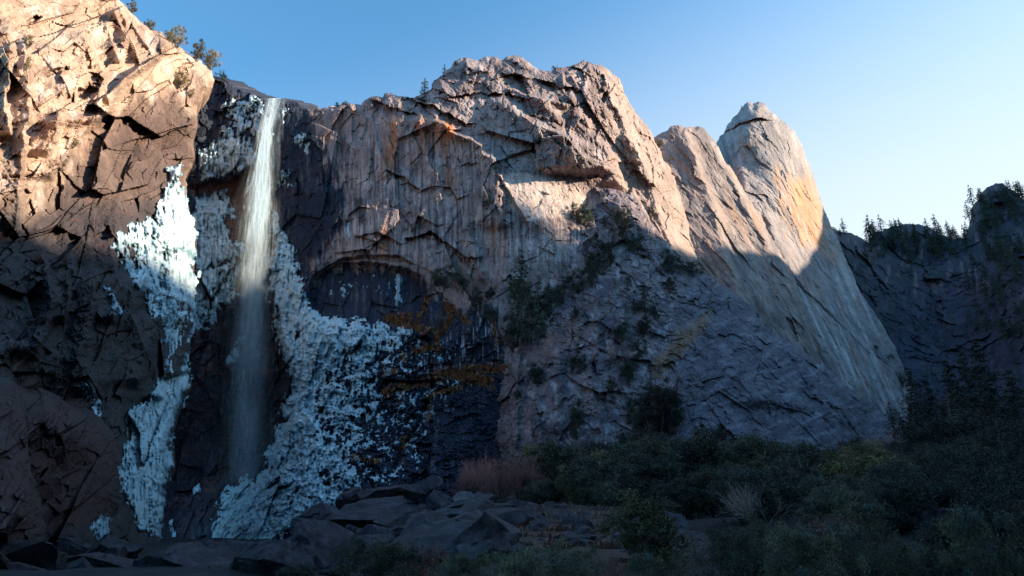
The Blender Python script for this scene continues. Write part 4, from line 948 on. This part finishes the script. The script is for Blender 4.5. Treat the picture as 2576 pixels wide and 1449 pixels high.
dead_tree()

# ---- trees and shrubs growing on the rock
WALL = [
 ('pine0', 1312, 905, 632, 120, 'tall ragged pine standing against the central wall'),
 ('pine1', 1352, 870, 690, 80, 'shorter pine just right of the tall ragged pine'),
 ('ledge0', 1290, 880, 800, 90, 'dark shrub mass at the foot of the tall ragged pine'),
 ('ledge1', 1375, 800, 720, 80, 'dark shrub on the ledge right of the ragged pine'),
 ('ledge0', 1440, 745, 680, 75, 'rounded shrub on the ledge above the cracked buttress'),
 ('ledge1', 1405, 770, 715, 50, 'little shrub left of the rounded ledge shrub'),
 ('ledge0', 1515, 690, 590, 95, 'big dark shrub in the gully above the cracked buttress'),
 ('ledge1', 1490, 720, 660, 60, 'dark shrub hanging below the big gully shrub'),
 ('ledge0', 1570, 580, 520, 60, 'scrubby bush high on the grey buttress'),
 ('ledge1', 1638, 556, 520, 40, 'tiny round bush beside the sunlit rib'),
 ('ledge0', 1600, 640, 590, 50, 'small shrub midway up the grey buttress'),
 ('ledge1', 1690, 690, 630, 70, 'dark shrub left of the flat-topped slab bush'),
 ('ledge0', 1742, 695, 655, 75, 'flat-topped dark bush at the very top of the grey slab'),
 ('ledge1', 1685, 735, 695, 50, 'shrub under the bush at the top of the slab'),
 ('ledge0', 1580, 720, 695, 35, 'small bush on the pale buttress face'),
 ('pine1', 1625, 800, 710, 75, 'spreading pine on the buttress left of the grey slab'),
 ('ledge1', 1565, 860, 810, 60, 'dark shrub beside the right crack of the buttress'),
 ('ledge0', 1605, 900, 850, 60, 'shrub in the chute left of the grey slab'),
 ('ledge1', 1580, 960, 905, 60, 'shrub low in the chute beside the buttress'),
 ('ledge0', 1450, 940, 885, 62, 'dark bush on the left crack of the buttress'),
 ('ledge1', 1352, 970, 915, 70, 'bush clinging to the left edge of the buttress'),
 ('oak0', 1665, 1100, 970, 130, 'large dark oak rooted at the foot of the slab'),
 ('ledge0', 1610, 1060, 990, 80, 'dark bush left of the large oak on the rock'),
 ('ledge1', 1452, 1105, 1010, 72, 'dark bush in the lower crack of the buttress'),
 ('ledge0', 1125, 722, 675, 80, 'grey-green shrub on the ledge right of the arch'),
 ('ledge1', 1200, 780, 735, 60, 'brownish shrub under the ledge right of the arch'),
 ('ledge0', 1225, 525, 500, 42, 'small bush alone in the middle of the central wall'),
 ('brown1', 1300, 960, 900, 60, 'bare twigs below the tall ragged pine'),
 ('brown0', 1530, 930, 860, 60, 'bare pinkish twigs in the buttress crack'),
 ('ledge1', 1100, 740, 690, 40, 'thin bush at the right end of the arch'),
 ('small0', 1067, 238, 196, 34, 'bushy conifer on the skyline left of the main summit'),
 ('small1', 1117, 195, 160, 22, 'narrow conifer on the step just below the main summit'),
 ('small0', 1146, 166, 152, 20, 'small conifer touching the left side of the main summit'),
 ('small1', 848, 268, 256, 18, 'tiny conifer on the low skyline right of the waterfall'),
 ('ledge0', 866, 264, 256, 18, 'tiny bush beside the skyline conifer right of the waterfall'),
 ('ledge1', 1322, 148, 138, 30, 'low bush on the flat of the main summit'),
 ('ledge0', 1394, 176, 168, 16, 'tiny bush in the saddle of the main summit'),
 ('small0', 1867, 276, 264, 10, 'tiny conifer on the shoulder of the tower'),
 ('gold0', 1657, 372, 350, 26, 'yellowish bush in the notch left of the twin peaks'),
 ('ledge1', 2113, 592, 580, 14, 'tiny bush where the tower meets the far ridge'),
 ('ledge0', 2237, 905, 892, 28, 'dark bush low on the striped slabs'),
 ('ledge1', 2205, 880, 868, 18, 'tiny dark bush on the striped slabs, upper one'),
 ('ledge0', 2270, 975, 938, 30, 'dark bush at the right edge of the striped slabs'),
 ('gold1', 330, 32, 4, 34, 'brown tree at the top left on the sunny skyline'),
 ('gold0', 378, 75, 52, 36, 'low golden bush on the sunny skyline'),
 ('gold1', 442, 118, 60, 48, 'tallest bronze tree on the sunny skyline'),
 ('gold0', 425, 105, 78, 34, 'short bronze bush left of the tallest skyline tree'),
 ('gold1', 492, 152, 104, 54, 'broad bronze tree in the middle of the skyline clump'),
 ('gold0', 530, 175, 122, 58, 'bronze tree at the lower end of the skyline clump'),
 ('gold1', 552, 185, 150, 26, 'pale thin tree leaning over the notch'),
 ('ledge0', 560, 208, 184, 36, 'dark green bush in the notch above the waterfall'),
 ('gold0', 446, 222, 176, 56, 'golden shrub on the sunny rock beneath the skyline clump'),
 ('gold1', 478, 245, 222, 20, 'small golden shrub at the edge above the ice'),
 ('gold0', 65, 122, 84, 36, 'green-gold bush in the cleft of the sunny wall, upper left'),
 ('gold1', 66, 175, 140, 20, 'small bush lower in the same cleft of the sunny wall'),
 ('gold0', 183, 372, 345, 22, 'small yellow-green bush in the middle of the sunny wall'),
 ('gold1', 152, 425, 395, 26, 'yellow-green bush at the lower end of the sunny wall')]
for k, u, vb, vt, w, lab in WALL: plant(k, u, vb, vt, lab, w, group='trees and shrubs growing on the rock', where='wall')

r_ = np.random.default_rng(44)
for i in range(34):
    u, v = [(r_.uniform(1290, 1480), r_.uniform(720, 900)), (r_.uniform(1440, 1600), r_.uniform(560, 760)), (r_.uniform(1560, 1700), r_.uniform(700, 1010)), (r_.uniform(1300, 1700), r_.uniform(980, 1120)), (r_.uniform(1100, 1260), r_.uniform(720, 830))][i % 5]
    h = r_.uniform(26, 62); plant(['ledge0', 'ledge1', 'brown0', 'ledge0', 'pine1', 'brown1'][i % 6], u, v, v - h, 'scrubby growth in the cracks of the grey buttress', h * r_.uniform(.8, 1.3), group='scrub in the buttress cracks', where='wall')
# ---- conifers along the far ridge
r_ = np.random.default_rng(31); uu = []
for (u0, u1, a, b, n) in ((2105, 2125, 588, 596, 2), (2185, 2300, 575, 600, 12), (2300, 2440, 575, 640, 22), (2430, 2480, 500, 640, 14), (2470, 2576, 480, 660, 50), (2180, 2420, 600, 670, 45), (2440, 2576, 640, 860, 40)):
    for i in range(n): uu.append((r_.uniform(u0, u1), r_.uniform(a, b), r_.uniform(20, 52)))
uu += [(2192, 608, 16), (2205, 590, 14), (2215, 580, 14), (2245, 574, 20), (2256, 572, 20), (2290, 570, 12), (2366, 590, 24), (2390, 602, 40), (2402, 604, 34), (2430, 600, 28), (2452, 548, 26), (2536, 478, 26), (2545, 486, 34), (2560, 500, 44), (2575, 506, 50)]
ua = np.array(uu); yy = wall_at(ua[:, 0], ua[:, 1])
for (u, v, h), Y in zip(uu, yy):
    if Y > 900: v += 10; Y = 590.
    plant('small0' if r_.random() < .5 else 'small1', u, v, v - h, 'dark conifer on the backlit far ridge at right', h * .62, Y - 1, 'conifers on the far ridge', where='free')

# ============================================================ boulders
def boulder(name, u, v, w, h, label, seed, Y=None, tilt=0., cuts=13, sub=5, col=(.05, .04, .045), depth=.9, group='talus boulders'):
    """angular block spanning w x h photo pixels around (u, v)"""
    if Y is None: Y = ground_hit(u, v + h * .38, 60)
    import bmesh
    bm = bmesh.new(); bmesh.ops.create_icosphere(bm, subdivisions=sub, radius=1.0); bm.verts.ensure_lookup_table()
    P = np.array([x.co[:] for x in bm.verts]); Fc = np.array([[x.index for x in f.verts] for f in bm.faces]); bm.free()
    r = np.random.default_rng(seed); P = P * 1.25
    for k in range(cuts):
        n = r.normal(size=3); n[2] *= .8; n /= np.linalg.norm(n); d0 = r.uniform(.42, .88); t = P @ n - d0; P = P - np.clip(t, 0, None)[:, None] * n
    W_ = width_px(w, u, v, Y) / 2; H_ = abs(height_px(u, v + h / 2, v - h / 2, Y)) / 2
    lo, hi = P.min(0), P.max(0); P = (P - (lo + hi) / 2) / ((hi - lo) / 2)
    P = P * np.array([W_, W_ * depth, H_])
    ct, st_ = math.cos(tilt), math.sin(tilt); P = np.stack([P[:, 0] * ct - P[:, 2] * st_, P[:, 1], P[:, 0] * st_ + P[:, 2] * ct], -1)
    sc = W_ / 2.2; P = P + (fbm(P / sc + seed, 5, seed) * .05 * W_)[:, None] * P / (np.linalg.norm(P, axis=1)[:, None] + 1e-6)
    pl, hh, gap = cells(P / (W_ * .6) + seed, seed + 3); P = P * (1 + .10 * pl[:, None] + .03 * (hh[:, None] - .5)); pl, hh, gap = cells(P / (W_ * .22) + seed, seed + 6); P = P * (1 + .035 * pl[:, None])
    c = np.tile(col, (len(P), 1)) * (1 + .5 * fbm(P / sc * 1.3, 4, seed + 9))[:, None]
    c = lerp(c, np.array(col) * 2.4, sstep(.05, .4, fbm(P * [1, 1, .3] / sc * 3, 4, seed + 8)) * .6)
    o = mesh_np(name, P, Fc, M_BOULDER, np.clip(c, .012, .6), smooth=True); o.data.set_sharp_from_angle(angle=math.radians(24)) if hasattr(o.data, 'set_sharp_from_angle') else None
    o.location = at(u, v, Y); tag(o, label, 'boulder', group); return o
BO = [
 (60, 1440, 270, 150, 46, .1, 'black rounded boulder in the bottom left corner'),
 (300, 1430, 260, 76, 50, 0, 'long low dark slab at the bottom, left of the big brown boulder'),
 (510, 1428, 225, 112, 44, -.05, 'big brown-grey boulder at the bottom edge below the pool'),
 (612, 1402, 70, 60, 60, .3, 'small dark block wedged between the two bottom boulders'),
 (690, 1415, 190, 120, 42, .28, 'dark wedge-shaped boulder sloping up from the bottom edge'),
 (822, 1378, 175, 120, 46, -.15, 'massive smooth grey boulder right of the wedge-shaped one'),
 (815, 1298, 100, 66, 86, .1, 'blocky dark boulder touching the frozen fan'),
 (950, 1290, 200, 74, 80, .05, 'broad tilted slab boulder in the middle of the rock pile'),
 (982, 1242, 160, 44, 96, .03, 'long flat slab along the top of the rock pile'),
 (880, 1252, 70, 46, 96, .2, 'dark block between the frozen fan and the long flat slab'),
 (1078, 1222, 66, 52, 100, -.2, 'tilted block perched at the top right of the rock pile'),
 (1050, 1318, 190, 96, 66, -.1, 'large streaked boulder in front of the broad tilted slab'),
 (1112, 1285, 80, 84, 84, -.3, 'tall dark wedge boulder right of the broad slab'),
 (1150, 1272, 80, 80, 88, -.35, 'pale-faced upright boulder right of the dark wedge'),
 (1215, 1262, 80, 36, 98, 0, 'low flat block beneath the pink shrubs'),
 (1206, 1300, 60, 30, 84, .1, 'small flat block beside the pale-faced upright boulder'),
 (945, 1348, 90, 66, 58, .4, 'triangular boulder leaning against the big streaked one'),
 (1140, 1395, 130, 62, 44, .1, 'dark low boulder near the bottom, behind the leafy foreground bush'),
 (1178, 1345, 60, 46, 60, -.4, 'mid-sized block left of the wide dark talus boulder'),
 (1252, 1358, 82, 50, 56, 0, 'wide dark boulder with an undercut on the open talus'),
 (1330, 1282, 50, 36, 92, 0, 'left one of the two rounded boulders under the green bush'),
 (1386, 1278, 50, 32, 92, 0, 'right one of the two rounded boulders under the green bush'),
 (1366, 1330, 50, 32, 66, .1, 'small dark boulder left of the pointed talus boulder'),
 (1410, 1310, 50, 26, 74, 0, 'little boulder half sunk in the dry grass'),
 (1480, 1294, 30, 14, 86, 0, 'tiny dark stone on the dry grass patch'),
 (1458, 1342, 100, 78, 56, -.35, 'pointed two-faced boulder standing on the talus'),
 (1510, 1322, 80, 42, 68, .15, 'dark boulder right behind the pointed one'),
 (1660, 1402, 250, 64, 34, -.03, 'long flat dark boulder at the bottom, right of centre'),
 (1745, 1358, 86, 44, 50, 0, 'grey block between the light-green bush and the flat boulder'),
 (1828, 1352, 46, 32, 54, .2, 'small angular block right of the grey block'),
 (1888, 1332, 60, 44, 60, .1, 'dark boulder half hidden in the green bushes'),
 (2147, 1276, 34, 26, 66, 0, 'small pale stone among the right-hand bushes'),
 (2356, 1140, 62, 48, 128, -.1, 'pale round boulder below the dark firs'),
 (2350, 1330, 160, 100, 44, -.25, 'long dark sloping boulder at lower right')]
for i, (u, v, w, h, Y, t, lab) in enumerate(BO):
    boulder('boulder', u, v, w * 1.06, h * 1.12, lab, 700 + i, Y, t, sub=5 if w > 90 else 4, col=(.15, .12, .12) if 'pale' in lab else (.052, .041, .047), depth=.85)
r_ = np.random.default_rng(91)
for i in range(34):
    u = r_.uniform(-20, 700); v = r_.uniform(1378, 1440) if i % 3 else r_.uniform(1392, 1446); w = r_.uniform(45, 120); Y = float(np.interp(v, [1375, 1445], [72, 40]))
    if i > 24: u = r_.uniform(700, 1000); v = r_.uniform(1330, 1440); Y = float(np.interp(v, [1330, 1440], [70, 40])); w = r_.uniform(40, 80)
    boulder('boulder', u, v, w, w * r_.uniform(.5, .9), 'dark angular rock in the jumble of boulders along the bottom left edge', 800 + i, Y, r_.uniform(-.5, .5), sub=4, col=(.036, .031, .037), group='jumbled rocks at the bottom left')
# smaller rocks strewn over the talus, copies of a few shapes
SM = [boulder('talus_rock', 1300 + 40 * k, 1320, 40, 28, 'x', 760 + k, 70, sub=3, group='loose rocks on the talus') for k in range(5)]
first = [True] * 5; r_ = np.random.default_rng(12); n = 0
while n < 298:
    u = r_.uniform(890, 1760); v = r_.uniform(1236, 1405); 
    if n > 180: u = r_.uniform(860, 1250); v = r_.uniform(1225, 1400)
    if v < 1262 and u > 1330: continue
    if r_.random() < .35 * (u > 1520): continue
    Y = ground_hit(u, v, 0)
    if Y < 20 or Y > 170: continue
    k = r_.integers(5); p = at(u, v, Y); s = float(np.clip(r_.lognormal(-.5, .6), .15, 1.9)) * (1.7 if n > 180 else 1); s3 = (s * r_.uniform(.8, 1.4), s, s * r_.uniform(.7, 1.2))
    o = SM[k] if first[k] else copy_thing(SM[k], (0, 0, 0), 0, (1, 1, 1), group='loose rocks on the talus')
    first[k] = False; o.location = p + np.array([0, 0, .15 * s]); o.rotation_euler = (r_.uniform(-.3, .3), r_.uniform(-.3, .3), r_.uniform(0, 6.28)); o.scale = s3
    o['label'] = 'small angular dark rock strewn on the talus slope'; o['category'] = 'rock'; n += 1

# ============================================================ dry grass
def blades(name, P, L, cols, label, droop, wid, seed):
    r = np.random.default_rng(seed); n = len(P); a = r.uniform(0, 6.283, n); o = np.stack([np.cos(a), np.sin(a), np.zeros(n)], -1)
    L = L * r.uniform(.5, 1.3, n)[:, None]; s = np.cross(o, [0, 0, 1]) * wid * L * .5
    m = P + o * L * .3 + np.array([0, 0, 1]) * L * .5; t = P + o * L * (.55 + droop) + np.array([0, 0, 1]) * L * (.75 - droop * 1.4)
    V = np.stack([P - s, P + s, m + s * .8, m - s * .8, t], 1).reshape(-1, 3); b = np.arange(n)[:, None] * 5
    C_ = np.repeat(cols[r.integers(len(cols), size=n)] * r.uniform(.6, 1.4, (n, 1)), 5, 0)
    tag(mesh_np(name, V, [b + [0, 1, 2, 3], b + [3, 2, 4]], M_TWIG, C_), label, None, kind='stuff')
r_ = np.random.default_rng(77); GU, GV = [], []
for (pts, th_, n) in (([(965, 800), (1010, 815), (1060, 830), (1090, 835)], 10, 900), ([(985, 805), (1035, 800)], 12, 500), ([(1120, 760), (1135, 800), (1110, 835), (1095, 860)], 13, 900), ([(1080, 750), (1060, 790), (1040, 830)], 7, 300),
                      ([(1040, 888), (1075, 876), (1115, 880)], 7, 600), ([(1010, 895), (1020, 905)], 8, 200), ([(960, 990), (1020, 975), (1060, 965), (1110, 955)], 10, 1000), ([(1060, 960), (1130, 940), (1190, 955), (1240, 965)], 13, 2200),
                      ([(1120, 940), (1180, 930), (1240, 930), (1290, 930)], 9, 1200), ([(1070, 1000), (1130, 985), (1160, 975)], 8, 500), ([(1085, 1020), (1075, 1060)], 4, 120), ([(1020, 1100), (1010, 1140)], 4, 120), ([(880, 1150), (960, 1165)], 5, 200),
                      ([(1130, 770), (1160, 800), (1180, 810)], 8, 300), ([(960, 945), (1000, 930)], 4, 120), ([(1240, 800), (1250, 870)], 6, 120)):
    pts = np.array(pts, float); seg = np.r_[0, np.cumsum(np.hypot(*np.diff(pts, axis=0).T))]; t = r_.uniform(0, seg[-1], n * 2)
    # clumped along the ledge
    t = t + 5 * np.sin(t / 3.1); GU.append(np.interp(t, seg, pts[:, 0]) + r_.normal(0, 3, n * 2)); GV.append(np.interp(t, seg, pts[:, 1]) + r_.normal(0, th_ * .55, n * 2))
gu, gv = np.concatenate(GU), np.concatenate(GV)
k = uvn(gu, gv, 14, 8, 901, 3) > -.12; gu, gv = gu[k], gv[k]
Pg = at(gu, gv, C.depth(gu, gv)[0] - .25)
blades('dry_grass', Pg, 1.5, np.array([(.55, .24, .10), (.42, .17, .08), (.60, .32, .15), (.30, .12, .08)]), 'rust-orange grass tufts along the ledges of the black wet wall', .3, .16, 1)
GU, GV = r_.uniform(900, 1640, 30000), r_.uniform(1205, 1390, 30000)
k = (uvn(GU, GV, 60, 14, 902, 3) > .0) & ((GV > 1240) | (GU < 1330)); GU, GV = GU[k], GV[k]
PT = []
for yy_ in (0,):
    # intersect with the talus by marching all rays together
    Yc = np.full(GU.size, 0.)
    for Y in YS[::2]:
        P = at(GU, GV, Y); hit = (Yc == 0) & (P[:, 2] <= ground_z(P[:, 0], P[:, 1]) + .3); Yc[hit] = Y
    ok = Yc > 20; Pg = at(GU[ok], GV[ok], Yc[ok]); Pg[:, 2] = ground_z(Pg[:, 0], Pg[:, 1])
pp = np.stack([Pg[:, 0], Pg[:, 1], Pg[:, 2] * 0], -1); Pg[:, 2] += fbm(pp / 14, 4, 3) * .9 + fbm(pp / 3, 3, 5) * .28 - .1
blades('dry_grass', Pg, .62, np.array([(.26, .11, .075), (.18, .08, .06), (.30, .15, .09)]), 'dry russet grass between the rocks of the talus', .1, .1, 2)
#NEXT
